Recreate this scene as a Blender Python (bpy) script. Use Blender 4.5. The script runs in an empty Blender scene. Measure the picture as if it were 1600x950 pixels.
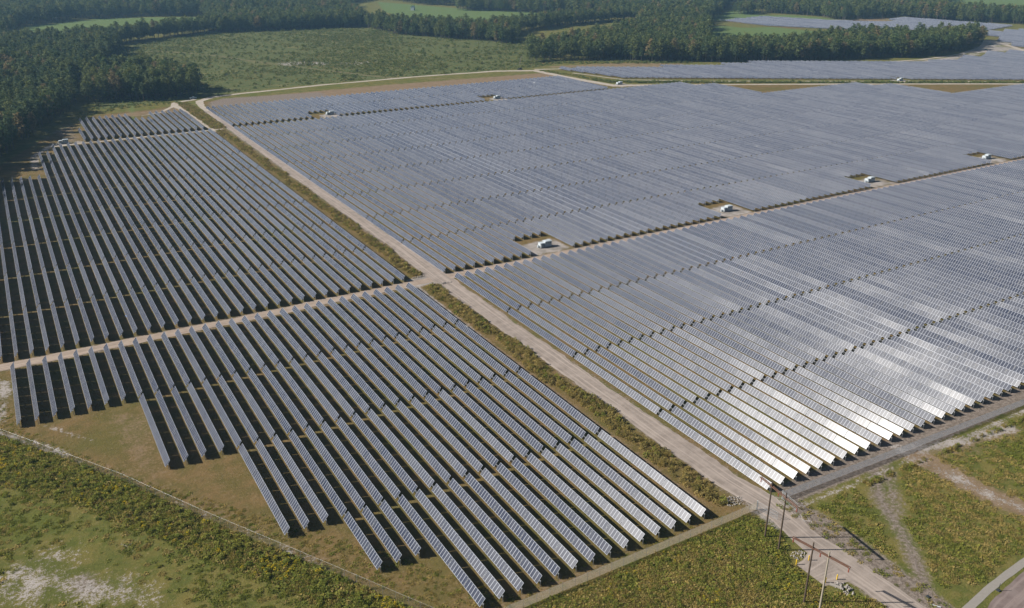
import bpy, math, random
import numpy as np
from mathutils import Vector

random.seed(7); rng = np.random.default_rng(7)
S = bpy.context.scene
COL = S.collection

# ------------------------------------------------------------------ camera model / world frame
# rows of solar trackers run along Y, the cross tracks along X, the drone hangs at (0, 0, 120)
FPX = 1353.0; CX, CY = 800.0, 475.0; HC = 120.0
PITCH = math.atan((475 + 94) / FPX); TH = math.radians(-30.425)

def P(x, y, z=0.0):
    u = (x - CX) / FPX; v = (CY - y) / FPX
    vert = -math.sin(PITCH) + v * math.cos(PITCH); fw = math.cos(PITCH) + v * math.sin(PITCH)
    t = (z - HC) / vert
    a, b = u * t, fw * t
    return (a * math.cos(TH) - b * math.sin(TH), a * math.sin(TH) + b * math.cos(TH))

def PP(pts): return [P(*q) for q in pts]

def project(p):
    p = np.asarray(p, float)
    X, Y, Z = p[..., 0], p[..., 1], p[..., 2] - HC
    a = X * math.cos(TH) + Y * math.sin(TH); b = -X * math.sin(TH) + Y * math.cos(TH)
    dep = b * math.cos(PITCH) - Z * math.sin(PITCH); up = b * math.sin(PITCH) + Z * math.cos(PITCH)
    dep = np.maximum(dep, 1e-3)
    return CX + FPX * a / dep, CY - FPX * up / dep

cam_d = bpy.data.cameras.new('camera'); cam = bpy.data.objects.new('camera', cam_d); COL.objects.link(cam)
cam_d.sensor_width = 36; cam_d.lens = 36 * FPX / 1600; cam_d.clip_start = 1; cam_d.clip_end = 30000
cam.location = (0, 0, HC); cam.rotation_euler = (math.pi / 2 - PITCH, 0, TH)
S.camera = cam

# ------------------------------------------------------------------ light
SUN_EL = math.radians(34.0)
sh = Vector((18, -10.3)).normalized()                      # direction shadows fall on the ground
sun_dir = Vector((-sh.x * math.cos(SUN_EL), -sh.y * math.cos(SUN_EL), math.sin(SUN_EL)))
W = bpy.data.worlds.new('World'); S.world = W; W.use_nodes = True
nt = W.node_tree; nt.nodes.clear()
wo = nt.nodes.new('ShaderNodeOutputWorld'); bg = nt.nodes.new('ShaderNodeBackground'); sky = nt.nodes.new('ShaderNodeTexSky')
sky.sky_type = 'NISHITA'; sky.sun_disc = False; sky.sun_elevation = SUN_EL
sky.sun_rotation = math.atan2(sun_dir.x, sun_dir.y)
sky.air_density = 1.0; sky.dust_density = 1.2; sky.altitude = 50
bg.inputs['Strength'].default_value = 0.040
nt.links.new(sky.outputs[0], bg.inputs[0]); nt.links.new(bg.outputs[0], wo.inputs[0])
sl = bpy.data.lights.new('sun', 'SUN'); sl.energy = 4.9; sl.angle = math.radians(0.53); sl.color = (1.0, 0.945, 0.865)
so = bpy.data.objects.new('sun', sl); COL.objects.link(so); so.location = (-300, 200, 400)
so.rotation_euler = sun_dir.to_track_quat('Z', 'Y').to_euler()
S.view_settings.view_transform = 'Standard'; S.view_settings.look = 'None'; S.view_settings.gamma = 1
S.view_settings.use_curve_mapping = False
S.view_settings.exposure = 0.60
S.cycles.max_bounces = 5; S.cycles.diffuse_bounces = 2; S.cycles.glossy_bounces = 2
S.cycles.transparent_max_bounces = 12; S.cycles.volume_bounces = 1

# ------------------------------------------------------------------ helpers
def tag(o, label=None, cat=None, group=None, kind=None):
    if label: o['label'] = label
    if cat: o['category'] = cat
    if group: o['group'] = group
    if kind: o['kind'] = kind
    return o

def empty(name, loc=(0, 0, 0), rz=0.0):
    o = bpy.data.objects.new(name, None); COL.objects.link(o)
    o.location = loc; o.rotation_euler = (0, 0, rz); o.empty_display_size = 0.5
    return o

class MB:
    """collects shapes for ONE mesh"""
    def __init__(s): s.v = []; s.f = []; s.m = []
    def add(s, vs, fs, mi=0):
        b = len(s.v); s.v += [tuple(q) for q in vs]
        s.f += [tuple(b + i for i in f) for f in fs]; s.m += [mi] * len(fs)
    def box(s, x0, x1, y0, y1, z0, z1, mi=0):
        s.add([(x0, y0, z0), (x1, y0, z0), (x1, y1, z0), (x0, y1, z0), (x0, y0, z1), (x1, y0, z1), (x1, y1, z1), (x0, y1, z1)],
              [(3, 2, 1, 0), (4, 5, 6, 7), (0, 1, 5, 4), (1, 2, 6, 5), (2, 3, 7, 6), (3, 0, 4, 7)], mi)
    def tube(s, a, b, r0, r1=None, n=8, mi=0):
        a = Vector(a); b = Vector(b); r1 = r0 if r1 is None else r1
        d = (b - a).normalized(); u = d.orthogonal().normalized(); w = d.cross(u)
        vs = []
        for c, r in ((a, r0), (b, r1)):
            for i in range(n):
                t = 2 * math.pi * i / n; vs.append(c + u * (r * math.cos(t)) + w * (r * math.sin(t)))
        fs = [(i, (i + 1) % n, n + (i + 1) % n, n + i) for i in range(n)]
        fs += [tuple(range(n - 1, -1, -1)), tuple(range(n, 2 * n))]
        s.add(vs, fs, mi)
    def mesh(s, name, mats):
        me = bpy.data.meshes.new(name); me.from_pydata(s.v, [], s.f)
        for m in (mats if isinstance(mats, (list, tuple)) else [mats]): me.materials.append(m)
        me.polygons.foreach_set('material_index', s.m); me.update()
        return me
    def build(s, name, mats, parent=None):
        return link(name, s.mesh(name, mats), parent)

def link(name, me, parent=None):
    o = bpy.data.objects.new(name, me); COL.objects.link(o)
    if parent: o.parent = parent
    return o

def quads_mesh(name, V, mats, uv=None, uv2=None, mi=None):
    """V: (n,4,3) array of quads -> mesh"""
    V = np.asarray(V, np.float32); n = len(V)
    me = bpy.data.meshes.new(name)
    me.vertices.add(n * 4); me.vertices.foreach_set('co', V.reshape(-1))
    me.loops.add(n * 4); me.loops.foreach_set('vertex_index', np.arange(n * 4, dtype=np.int32))
    me.polygons.add(n); me.polygons.foreach_set('loop_start', np.arange(0, n * 4, 4, dtype=np.int32))
    me.polygons.foreach_set('loop_total', np.full(n, 4, np.int32))
    for m in (mats if isinstance(mats, (list, tuple)) else [mats]): me.materials.append(m)
    if mi is not None: me.polygons.foreach_set('material_index', np.asarray(mi, np.int32))
    if uv is not None:
        l = me.uv_layers.new(name='UVMap'); l.data.foreach_set('uv', np.asarray(uv, np.float32).reshape(-1))
    if uv2 is not None:
        l = me.uv_layers.new(name='tone'); l.data.foreach_set('uv', np.asarray(uv2, np.float32).reshape(-1))
    me.update(); me.validate()
    return me

class N:
    """tiny node-graph writer"""
    def __init__(s, name):
        s.mat = bpy.data.materials.new(name); s.mat.use_nodes = True
        s.t = s.mat.node_tree; s.t.nodes.clear()
        s.out = s.n('ShaderNodeOutputMaterial'); s.b = s.n('ShaderNodeBsdfPrincipled')
        s.l(s.b.outputs[0], s.out.inputs[0])
        s.b.inputs['Roughness'].default_value = 0.9
        s.b.inputs['Specular IOR Level'].default_value = 0.25
    def n(s, t, **k):
        q = s.t.nodes.new(t)
        for a, b in k.items(): setattr(q, a, b)
        return q
    def l(s, a, b): s.t.links.new(a, b)
    def set(s, sock, v):
        if hasattr(v, 'is_output') or isinstance(v, bpy.types.NodeSocket): s.l(v, sock)
        elif isinstance(v, (tuple, list)) and len(v) == 3 and sock.type == 'RGBA': sock.default_value = (*v, 1)
        else: sock.default_value = v
    def pos(s):
        if not hasattr(s, '_p'): s._p = s.n('ShaderNodeNewGeometry').outputs['Position']
        return s._p
    def noise(s, scale, detail=4, rough=0.55, vec=None, dist=0.0):
        q = s.n('ShaderNodeTexNoise'); q.inputs['Scale'].default_value = scale; q.inputs['Detail'].default_value = detail
        q.inputs['Roughness'].default_value = rough; q.inputs['Distortion'].default_value = dist
        s.l(vec if vec is not None else s.pos(), q.inputs['Vector'])
        return q.outputs[0]
    def math(s, op, a, b=None, c=None, clamp=False):
        q = s.n('ShaderNodeMath', operation=op, use_clamp=clamp)
        s.set(q.inputs[0], a)
        if b is not None: s.set(q.inputs[1], b)
        if c is not None: s.set(q.inputs[2], c)
        return q.outputs[0]
    def ramp(s, f, lo, hi, a=0.0, b=1.0):
        q = s.n('ShaderNodeMapRange', interpolation_type='SMOOTHSTEP')
        s.set(q.inputs[0], f); q.inputs[1].default_value = lo; q.inputs[2].default_value = hi
        q.inputs[3].default_value = a; q.inputs[4].default_value = b
        return q.outputs[0]
    def mix(s, f, a, b, mode='MIX'):
        q = s.n('ShaderNodeMix', data_type='RGBA', blend_type=mode)
        s.set(q.inputs[0], f); s.set(q.inputs[6], a); s.set(q.inputs[7], b)
        return q.outputs[2]
    def color(s, c): s.set(s.b.inputs['Base Color'], c)
    def bump(s, h, strength=0.5, dist=0.3):
        q = s.n('ShaderNodeBump'); q.inputs['Strength'].default_value = strength; q.inputs['Distance'].default_value = dist
        s.l(h, q.inputs['Height']); s.l(q.outputs[0], s.b.inputs['Normal'])
    def attr(s, name):
        q = s.n('ShaderNodeAttribute'); q.attribute_name = name
        sp = s.n('ShaderNodeSeparateColor'); s.l(q.outputs['Color'], sp.inputs[0])
        return sp.outputs
    def rnd(s): return s.n('ShaderNodeObjectInfo').outputs['Random']

def simple(name, c, rough=0.7, metal=0.0, var=0.15, scale=1.5):
    n = N(name); f = n.noise(scale, 3)
    n.color(n.mix(f, tuple(x * (1 - var) for x in c), tuple(min(1, x * (1 + var)) for x in c)))
    n.b.inputs['Roughness'].default_value = rough; n.b.inputs['Metallic'].default_value = metal
    return n.mat

# ------------------------------------------------------------------ materials
def mat_ground():
    n = N('ground_cover')
    big = n.noise(0.035, 4); mid = n.noise(0.18, 5, 0.6); fine = n.noise(1.1, 4, 0.65); tiny = n.noise(4.5, 3, 0.7)
    a = n.attr('cover_a'); b = n.attr('cover_b')
    pert = n.math('ADD', n.math('MULTIPLY', mid, 0.7), n.math('MULTIPLY', fine, 0.9))
    pert = n.math('SUBTRACT', pert, 0.8)
    def m(mask, w=0.25, k=1.0):
        return n.ramp(n.math('ADD', mask, n.math('MULTIPLY', pert, k)), 0.5 - w, 0.5 + w)
    wild = n.mix(n.ramp(mid, 0.38, 0.62), (0.098, 0.108, 0.027), (0.160, 0.138, 0.042))
    wild = n.mix(n.ramp(fine, 0.52, 0.75), wild, (0.19, 0.16, 0.06))
    wild = n.mix(n.ramp(big, 0.5, 0.7, 0, 0.6), wild, (0.090, 0.112, 0.022))
    mown = n.mix(n.ramp(mid, 0.35, 0.65), (0.122, 0.098, 0.034), (0.178, 0.120, 0.052))
    mown = n.mix(n.ramp(fine, 0.5, 0.72, 0, 0.7), mown, (0.215, 0.160, 0.085))
    mown = n.mix(n.ramp(big, 0.48, 0.66, 0, 0.6), mown, (0.108, 0.104, 0.029))
    cut = n.mix(n.ramp(mid, 0.36, 0.64), (0.072, 0.098, 0.033), (0.120, 0.122, 0.046))
    cut = n.mix(n.ramp(big, 0.55, 0.72, 0, 0.6), cut, (0.20, 0.175, 0.07))
    crop = n.mix(big, (0.095, 0.150, 0.050), (0.130, 0.165, 0.055))
    tan = n.mix(mid, (0.17, 0.115, 0.065), (0.27, 0.20, 0.135))
    dirt = n.mix(n.ramp(fine, 0.3, 0.7), (0.135, 0.108, 0.086), (0.265, 0.222, 0.190))
    sand = n.mix(n.ramp(mid, 0.3, 0.7), (0.23, 0.205, 0.185), (0.38, 0.345, 0.32))
    sand = n.mix(n.ramp(fine, 0.6, 0.8, 0, 0.7), sand, (0.14, 0.12, 0.10))
    c = n.mix(m(a[0]), wild, mown)
    c = n.mix(m(b[2]), c, cut)
    c = n.mix(m(b[1], 0.15, 0.3), c, crop)
    c = n.mix(m(b[0]), c, tan)
    c = n.mix(m(a[2]), c, dirt)
    grit = n.math('MULTIPLY', n.math('SUBTRACT', n.noise(3.2, 4, 0.75), 0.5), 1.1)
    c = n.mix(m(n.math('ADD', a[1], grit), 0.10, 1.3), c, sand)
    c = n.mix(n.ramp(tiny, 0.42, 0.75, 0.0, 0.55), c, n.mix(1.0, c, (0.38, 0.38, 0.34), 'MULTIPLY'))
    tuft = n.noise(2.2, 3, 0.7); c = n.mix(n.ramp(tuft, 0.55, 0.78, 0.0, 0.6), c, n.mix(1.0, c, (1.75, 1.6, 1.6), 'MULTIPLY'))
    c = n.mix(n.ramp(n.noise(0.5, 4, 0.6), 0.5, 0.72, 0.0, 0.4), c, n.mix(1.0, c, (0.62, 0.66, 0.6), 'MULTIPLY'))
    n.color(c); n.b.inputs['Specular IOR Level'].default_value = 0.05
    n.bump(n.math('ADD', fine, n.math('MULTIPLY', tiny, 0.6)), 0.6, 0.35)
    return n.mat

def mat_road(name, c0, c1, rut=True):
    n = N(name); mid = n.noise(0.3, 5, 0.6); fine = n.noise(3.0, 4, 0.7)
    uv = n.n('ShaderNodeUVMap').outputs[0]
    sep = n.n('ShaderNodeSeparateXYZ'); n.l(uv, sep.inputs[0])
    st = n.n('ShaderNodeCombineXYZ'); n.l(n.math('MULTIPLY', sep.outputs[0], 0.02), st.inputs[1]); n.l(n.math('MULTIPLY', sep.outputs[1], 9.0), st.inputs[0])
    streak = n.noise(1.0, 4, 0.6, st.outputs[0])
    c = n.mix(n.ramp(mid, 0.3, 0.7), c0, c1)
    if rut: c = n.mix(n.ramp(streak, 0.45, 0.66, 0, 0.8), c, tuple(x * 1.28 for x in c1))
    c = n.mix(n.ramp(fine, 0.55, 0.8, 0, 0.5), c, tuple(x * 0.62 for x in c0))
    n.color(c); n.b.inputs['Specular IOR Level'].default_value = 0.08
    n.bump(fine, 0.35, 0.1)
    return n.mat

def mat_panel():
    n = N('solar_glass')
    uv = n.n('ShaderNodeUVMap'); uv.uv_map = 'UVMap'
    tv = n.n('ShaderNodeUVMap'); tv.uv_map = 'tone'
    s1 = n.n('ShaderNodeSeparateXYZ'); n.l(uv.outputs[0], s1.inputs[0])
    s2 = n.n('ShaderNodeSeparateXYZ'); n.l(tv.outputs[0], s2.inputs[0])
    u = n.math('FRACT', s1.outputs[0]); v = s1.outputs[1]
    du = n.math('ABSOLUTE', n.math('SUBTRACT', u, 0.5)); dv = n.math('ABSOLUTE', n.math('SUBTRACT', v, 0.5))
    fr = n.math('MAXIMUM', n.math('GREATER_THAN', du, 0.425), n.math('GREATER_THAN', dv, 0.462))
    cell = n.mix(s2.outputs[0], (0.015, 0.022, 0.047), (0.027, 0.034, 0.058))
    cell = n.mix(n.math('MULTIPLY', s2.outputs[1], 0.35), cell, (0.052, 0.056, 0.074))
    dust = n.noise(0.25, 4)
    cell = n.mix(n.ramp(dust, 0.4, 0.75, 0, 0.22), cell, (0.13, 0.13, 0.135))
    n.color(n.mix(fr, cell, (0.275, 0.295, 0.34)))
    n.b.inputs['Roughness'].default_value = 0.30
    n.set(n.b.inputs['Roughness'], n.math('ADD', n.math('MULTIPLY', s2.outputs[0], 0.11), 0.225))
    n.b.inputs['Specular IOR Level'].default_value = 0.41
    n.b.inputs['IOR'].default_value = 1.5
    return n.mat

def mat_leaf(name, c0, c1, c2=None, p2=0.8, trans=0.15):
    n = N(name); r = n.rnd(); f = n.noise(0.9, 3, 0.6)
    c = n.mix(r, c0, c1)
    if c2: c = n.mix(n.math('GREATER_THAN', r, p2), c, c2)
    c = n.mix(n.ramp(f, 0.3, 0.7), c, n.mix(1.0, c, (1.6, 1.5, 1.3), 'MULTIPLY'))
    n.color(c); n.b.inputs['Specular IOR Level'].default_value = 0.15; n.b.inputs['Roughness'].default_value = 0.75
    tr = n.n('ShaderNodeBsdfTranslucent'); n.set(tr.inputs[0], c)
    mx = n.n('ShaderNodeMixShader'); mx.inputs[0].default_value = trans
    n.l(n.b.outputs[0], mx.inputs[1]); n.l(tr.outputs[0], mx.inputs[2]); n.l(mx.outputs[0], n.out.inputs[0])
    return n.mat

def mat_chain(name, c, cover):
    n = N(name); uv = n.n('ShaderNodeUVMap').outputs[0]
    sp = n.n('ShaderNodeSeparateXYZ'); n.l(uv, sp.inputs[0])
    def wire(op):
        d = n.math('FRACT', n.math('MULTIPLY', n.math(op, sp.outputs[0], sp.outputs[1]), 11.0))
        return n.math('LESS_THAN', d, cover)
    w = n.math('MAXIMUM', wire('ADD'), wire('SUBTRACT'))
    n.color(c); n.b.inputs['Metallic'].default_value = 0.0; n.b.inputs['Roughness'].default_value = 0.6
    tr = n.n('ShaderNodeBsdfTranslucent'); n.set(tr.inputs[0], c); m2 = n.n('ShaderNodeMixShader'); m2.inputs[0].default_value = 0.5
    n.l(n.b.outputs[0], m2.inputs[1]); n.l(tr.outputs[0], m2.inputs[2])      # round wires catch light from both sides
    tp = n.n('ShaderNodeBsdfTransparent'); mx = n.n('ShaderNodeMixShader')
    n.l(w, mx.inputs[0]); n.l(tp.outputs[0], mx.inputs[1]); n.l(m2.outputs[0], mx.inputs[2]); n.l(mx.outputs[0], n.out.inputs[0])
    return n.mat

M = {}
M['ground'] = mat_ground()
M['road'] = mat_road('pale_gravel', (0.222, 0.186, 0.160), (0.310, 0.262, 0.228))
M['track'] = mat_road('sandy_gravel', (0.25, 0.195, 0.155), (0.33, 0.265, 0.215))
M['far_road'] = mat_road('pale_sand', (0.33, 0.285, 0.235), (0.42, 0.37, 0.31), False)
M['lot'] = mat_road('purple_dirt', (0.15, 0.115, 0.105), (0.205, 0.165, 0.152))
M['concrete'] = simple('weathered_concrete', (0.25, 0.23, 0.205), 0.85)
M['panel'] = mat_panel()
M['back'] = simple('white_backsheet', (0.30, 0.31, 0.32), 0.6)
M['steel'] = simple('galvanised_steel', (0.34, 0.35, 0.36), 0.45, 0.3)
M['white'] = simple('white_enamel', (0.48, 0.53, 0.56), 0.45, 0, 0.06)
M['grey'] = simple('grey_enamel', (0.36, 0.40, 0.43), 0.5, 0, 0.08)
M['dark'] = simple('dark_vent', (0.035, 0.04, 0.045), 0.7)
M['wood'] = simple('weathered_pole_wood', (0.085, 0.062, 0.045), 0.9, 0, 0.35, 4)
M['palewood'] = simple('pale_pole_wood', (0.33, 0.29, 0.23), 0.85, 0, 0.25, 4)
M['beam'] = simple('rusty_crossarm', (0.12, 0.065, 0.045), 0.85, 0, 0.3, 4)
M['insul'] = simple('brown_porcelain', (0.20, 0.055, 0.035), 0.3)
M['yellow'] = simple('yellow_paint', (0.62, 0.42, 0.03), 0.5)
M['rock'] = simple('pale_riprap', (0.30, 0.275, 0.25), 0.9, 0, 0.35, 3)
M['chain_pale'] = mat_chain('pale_chain_link', (0.56, 0.50, 0.40), 0.30)
M['chain_grey'] = mat_chain('grey_chain_link', (0.34, 0.37, 0.42), 0.30)
M['chain_gate'] = mat_chain('gate_chain_link', (0.45, 0.46, 0.47), 0.10)
M['chain_thin'] = mat_chain('thin_chain_link', (0.36, 0.34, 0.30), 0.05)
M['bark'] = simple('bark', (0.10, 0.085, 0.07), 0.95, 0, 0.3, 2)
M['leaf'] = mat_leaf('forest_leaves', (0.060, 0.095, 0.034), (0.125, 0.145, 0.050), (0.170, 0.140, 0.070), 0.92, 0.3)
M['needle'] = mat_leaf('pine_needles', (0.050, 0.084, 0.040), (0.098, 0.125, 0.052), None, 0.8, 0.28)
M['weed'] = mat_leaf('weed_leaves', (0.115, 0.145, 0.026), (0.200, 0.205, 0.045), None, 0.8, 0.4)
M['dryweed'] = mat_leaf('dry_weed', (0.23, 0.195, 0.065), (0.33, 0.265, 0.105), None, 0.8, 0.4)
M['brush'] = mat_leaf('brush_leaves', (0.135, 0.122, 0.038), (0.23, 0.19, 0.070), None, 0.8, 0.4)
M['gold'] = mat_leaf('goldenrod', (0.30, 0.25, 0.020), (0.42, 0.33, 0.026), None, 0.8, 0.3)
M['scrub'] = mat_leaf('scrub_leaves', (0.085, 0.125, 0.036), (0.155, 0.170, 0.055), None, 0.8, 0.4)
M['deadwood'] = simple('grey_deadwood', (0.30, 0.27, 0.25), 0.9, 0, 0.3, 3)

# ------------------------------------------------------------------ ground
def poly_mask(X, Y, poly, soft):
    """1 inside, 0 outside, ramped over +-soft metres"""
    poly = np.asarray(poly, float); x0, y0 = poly.min(0) - soft * 2; x1, y1 = poly.max(0) + soft * 2
    out = np.zeros(X.shape, np.float32)
    sel = (X > x0) & (X < x1) & (Y > y0) & (Y < y1)
    x = X[sel]; y = Y[sel]
    if not len(x): return out
    ins = np.zeros(len(x), bool); d = np.full(len(x), 1e9)
    for (ax, ay), (bx, by) in zip(poly, np.roll(poly, -1, 0)):
        c = (ay > y) != (by > y)
        with np.errstate(divide='ignore', invalid='ignore'):
            xi = (bx - ax) * (y - ay) / (by - ay) + ax
        ins ^= c & (x < xi)
        L = (bx - ax) ** 2 + (by - ay) ** 2 + 1e-9
        t = np.clip(((x - ax) * (bx - ax) + (y - ay) * (by - ay)) / L, 0, 1)
        d = np.minimum(d, np.hypot(x - ax - t * (bx - ax), y - ay - t * (by - ay)))
    out[sel] = np.clip(0.5 + np.where(ins, d, -d) / (2 * soft), 0, 1)
    return out

def inside(x, y, poly): return poly_mask(np.asarray(x, float), np.asarray(y, float), poly, 0.01) > 0.5

def line_mask(X, Y, pts, w, soft):
    d = np.full(X.shape, 1e9)
    for (ax, ay), (bx, by) in zip(pts[:-1], pts[1:]):
        L = (bx - ax) ** 2 + (by - ay) ** 2 + 1e-9
        t = np.clip(((X - ax) * (bx - ax) + (Y - ay) * (by - ay)) / L, 0, 1)
        d = np.minimum(d, np.hypot(X - ax - t * (bx - ax), Y - ay - t * (by - ay)))
    return np.clip(0.5 + (w / 2 - d) / (2 * soft), 0, 1).astype(np.float32)

FENCE_L = [(-60, 312), (-16.6, 237.6), (8.0, 199), (22.9, 172), (42.1, 139), (50.1, 125), (57, 113.2)]
FAR_BLOCK = PP([(870, 109), (940, 118), (975, 123), (1600, 126), (1750, 127), (1750, 80), (1600, 80), (1545, 84), (1480, 97), (1380, 99), (1270, 97), (1175, 99), (1160, 102), (1045, 104), (1030, 107), (880, 108)])
FIELD_B = PP([(1130, 33), (1195, 27), (1300, 33), (1385, 36), (1405, 28), (1585, 41), (1540, 49), (1300, 46), (1200, 41)])
FIELD_C = PP([(1545, 52), (1570, 48), (1660, 47), (1660, 82), (1600, 76), (1555, 62)])
CLEARCUT = PP([(150, 172), (300, 153), (440, 136), (650, 119), (830, 106), (870, 100), (860, 70), (760, 55), (640, 45), (430, 44), (320, 50), (180, 75), (150, 110)])

def build_ground():
    ar = np.arange
    xs = np.concatenate([ar(-4000, -300, 80), ar(-300, -40, 6), ar(-40, 330, 1.25), ar(330, 900, 5), ar(900, 4001, 50)])
    ys = np.concatenate([ar(-400, 40, 20), ar(40, 300, 1.25), ar(300, 800, 3), ar(800, 2000, 8), ar(2000, 5001, 100)])
    X, Y = np.meshgrid(xs, ys); nx, ny = len(xs), len(ys)
    co = np.stack([X, Y, np.zeros_like(X)], -1).reshape(-1, 3).astype(np.float32)
    i = (ar(ny - 1)[:, None] * nx + ar(nx - 1)[None]).reshape(-1)
    F = np.stack([i, i + 1, i + nx + 1, i + nx], -1).astype(np.int32)
    me = bpy.data.meshes.new('ground')
    me.vertices.add(len(co)); me.vertices.foreach_set('co', co.reshape(-1))
    me.loops.add(F.size); me.loops.foreach_set('vertex_index', F.reshape(-1))
    me.polygons.add(len(F)); me.polygons.foreach_set('loop_start', ar(0, F.size, 4, dtype=np.int32))
    me.polygons.foreach_set('loop_total', np.full(len(F), 4, np.int32))
    pm = lambda p, s: poly_mask(X, Y, p, s)
    mx = lambda *a: np.maximum.reduce(a)
    mown = mx(pm([(-60, 312), (-16.6, 237.6), (22.9, 172), (57, 113.2), (132, 113.2), (132, 730), (100, 720), (60, 715), (20, 640), (-10, 560), (-60, 480)], 1.2),
              pm([(137, 117.5), (700, 117.5), (900, 300), (900, 390), (560, 600), (480, 640), (470, 730), (340, 735), (180, 738), (140, 735)], 1.2),
              pm(FAR_BLOCK, 4), pm(FIELD_B, 6), pm(FIELD_C, 6))
    sand = mx(0.46 * pm(PP([(-80, 960), (10, 870), (70, 855), (130, 838), (120, 870), (170, 890), (215, 885), (265, 925), (275, 960)]), 5),
              0.55 * pm(PP([(185, 850), (215, 845), (225, 862), (190, 868)]), 3),
              0.80 * line_mask(X, Y, PP([(-40, 655), (5, 680), (55, 693), (105, 712)]), 2.6, 1.6),
              0.60 * line_mask(X, Y, PP([(-20, 590), (10, 600), (-2, 660)]), 4, 1.5),
              0.52 * line_mask(X, Y, PP([(105, 712), (160, 742), (250, 778), (340, 810), (430, 850), (520, 895), (620, 945)]), 2.0, 1.6),
              0.80 * line_mask(X, Y, [(122.2, 286), (121.6, 255), (121.0, 225)], 2.6, 1.4),
              0.85 * pm([(121, 278), (131, 278), (131, 288), (121, 287)], 2.0),
              0.8 * pm(PP([(1375, 99), (1450, 94), (1500, 86), (1530, 74), (1540, 62), (1555, 63), (1600, 77), (1650, 84), (1600, 81), (1560, 77), (1530, 85), (1480, 96), (1400, 100)]), 3),
              0.60 * line_mask(X, Y, PP([(1400, 700), (1470, 735), (1540, 770), (1620, 805)]), 5, 3),
              0.62 * line_mask(X, Y, PP([(1420, 705), (1500, 690), (1580, 668)]), 5, 2.2),
              0.60 * pm(PP([(430, 98), (480, 95), (520, 98), (510, 102), (440, 103)]), 6),
              0.48 * pm(PP([(520, 98), (590, 93), (580, 101), (525, 104)]), 8),
              0.55 * pm([(8, 550), (14, 550), (16, 592), (26, 612), (43, 612), (43, 622), (24, 624), (10, 590)], 1.5),
              0.65 * line_mask(X, Y, [(-6.0, 237), (4, 222)], 1.5, 1),
              0.70 * pm([(128, 104), (131, 116), (140, 116), (139, 104)], 2.0),
              0.52 * line_mask(X, Y, [(140, 109.2), (180, 109.0), (240, 108.6), (400, 107)], 2.0, 1.0))
    tan0 = mx(0.62 * line_mask(X, Y, PP([(170, 84), (250, 80), (330, 86), (420, 99), (600, 121), (745, 124)]), 7, 5),
              0.6 * line_mask(X, Y, PP([(203, 160), (205, 188)]), 3, 3) * 0 + 0.5 * line_mask(X, Y, PP([(180, 84), (260, 92), (330, 100), (420, 118)]), 5, 5), 0.45 * line_mask(X, Y, PP([(430, 100), (480, 75), (540, 62)]), 5, 6))
    for k in range(6):
        cx = 187.7 + 104.3 * k
        if k < 5: sand = mx(sand, 0.72 * pm([(cx - 10, 285), (cx + 10, 285), (cx + 9.5, 302), (cx - 8, 300)], 2.0))
    for (cx, cy) in ((211.7, 626), (353.8, 626), (486, 634), (722, 524)):
        sand = mx(sand, 0.75 * pm([(cx - 9, cy - 10), (cx + 10, cy - 10), (cx + 9, cy + 6), (cx - 8, cy + 6)], 2.5))
    dirt = mx(0.62 * line_mask(X, Y, [(133.6, 60), (133.8, 283), (135, 450), (136.5, 690)], 9.0, 1.6), 0.62 * line_mask(X, Y, [(-60, 281.6), (60, 281.6), (130, 282), (170, 282.2), (900, 284)], 7.0, 1.2),
              0.95 * pm([(139.5, 110.5), (141, 117.6), (330, 117.6), (330, 110.5)], 1.0),
              0.85 * pm([(136, 114), (142.5, 112), (143.5, 95), (141.5, 70), (136, 60)], 1.4),
              0.75 * line_mask(X, Y, PP([(1360, 700), (1375, 780), (1420, 850), (1450, 930)]), 4, 2.0),
              0.60 * line_mask(X, Y, PP([(1380, 700), (1390, 760), (1400, 800)]), 5, 2.5),
              0.8 * pm([(141, 706), (240, 704), (240, 732), (160, 742), (146, 728)], 3),
              0.75 * pm(PP([(100, 905), (140, 890), (165, 915), (150, 935), (110, 930)]), 3),
              0.5 * pm([(43, 600), (30, 625), (25, 665), (45, 700), (44, 660)], 6))
    tan = mx(tan0, 0.75 * pm([(119.6, 118), (122.6, 118), (123.2, 280), (119.6, 280)], 0.8),
             0.70 * pm([(121.2, 288), (123.6, 288), (123.6, 600), (121.2, 600)], 0.8),
             0.72 * pm([(180, 701), (470, 701), (466, 735), (300, 742), (180, 738)], 4),
             0.62 * pm([(48, 690), (118, 697), (124, 720), (70, 712)], 5),
             0.95 * line_mask(X, Y, PP([(1395, 690), (1470, 733), (1540, 770), (1620, 805)]), 8, 3), 0.6 * line_mask(X, Y, PP([(1420, 712), (1500, 700), (1580, 672)]), 9, 4),
             0.50 * pm([(118, 114), (100, 117.5), (60, 117.5), (62, 114)], 1.5),
             0.50 * pm(PP([(560, 905), (430, 850), (330, 800), (150, 735), (160, 720), (350, 790), (470, 850), (620, 915)]), 2.0),
             0.45 * pm(PP([(150, 640), (240, 640), (270, 760), (200, 740)]), 4),
             0.62 * pm(PP([(860, 106), (1030, 107), (1080, 99), (960, 98), (840, 104)]), 5),
             0.7 * pm(PP([(1300, 33), (1385, 36), (1400, 28), (1360, 27), (1320, 31)]), 8))
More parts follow.
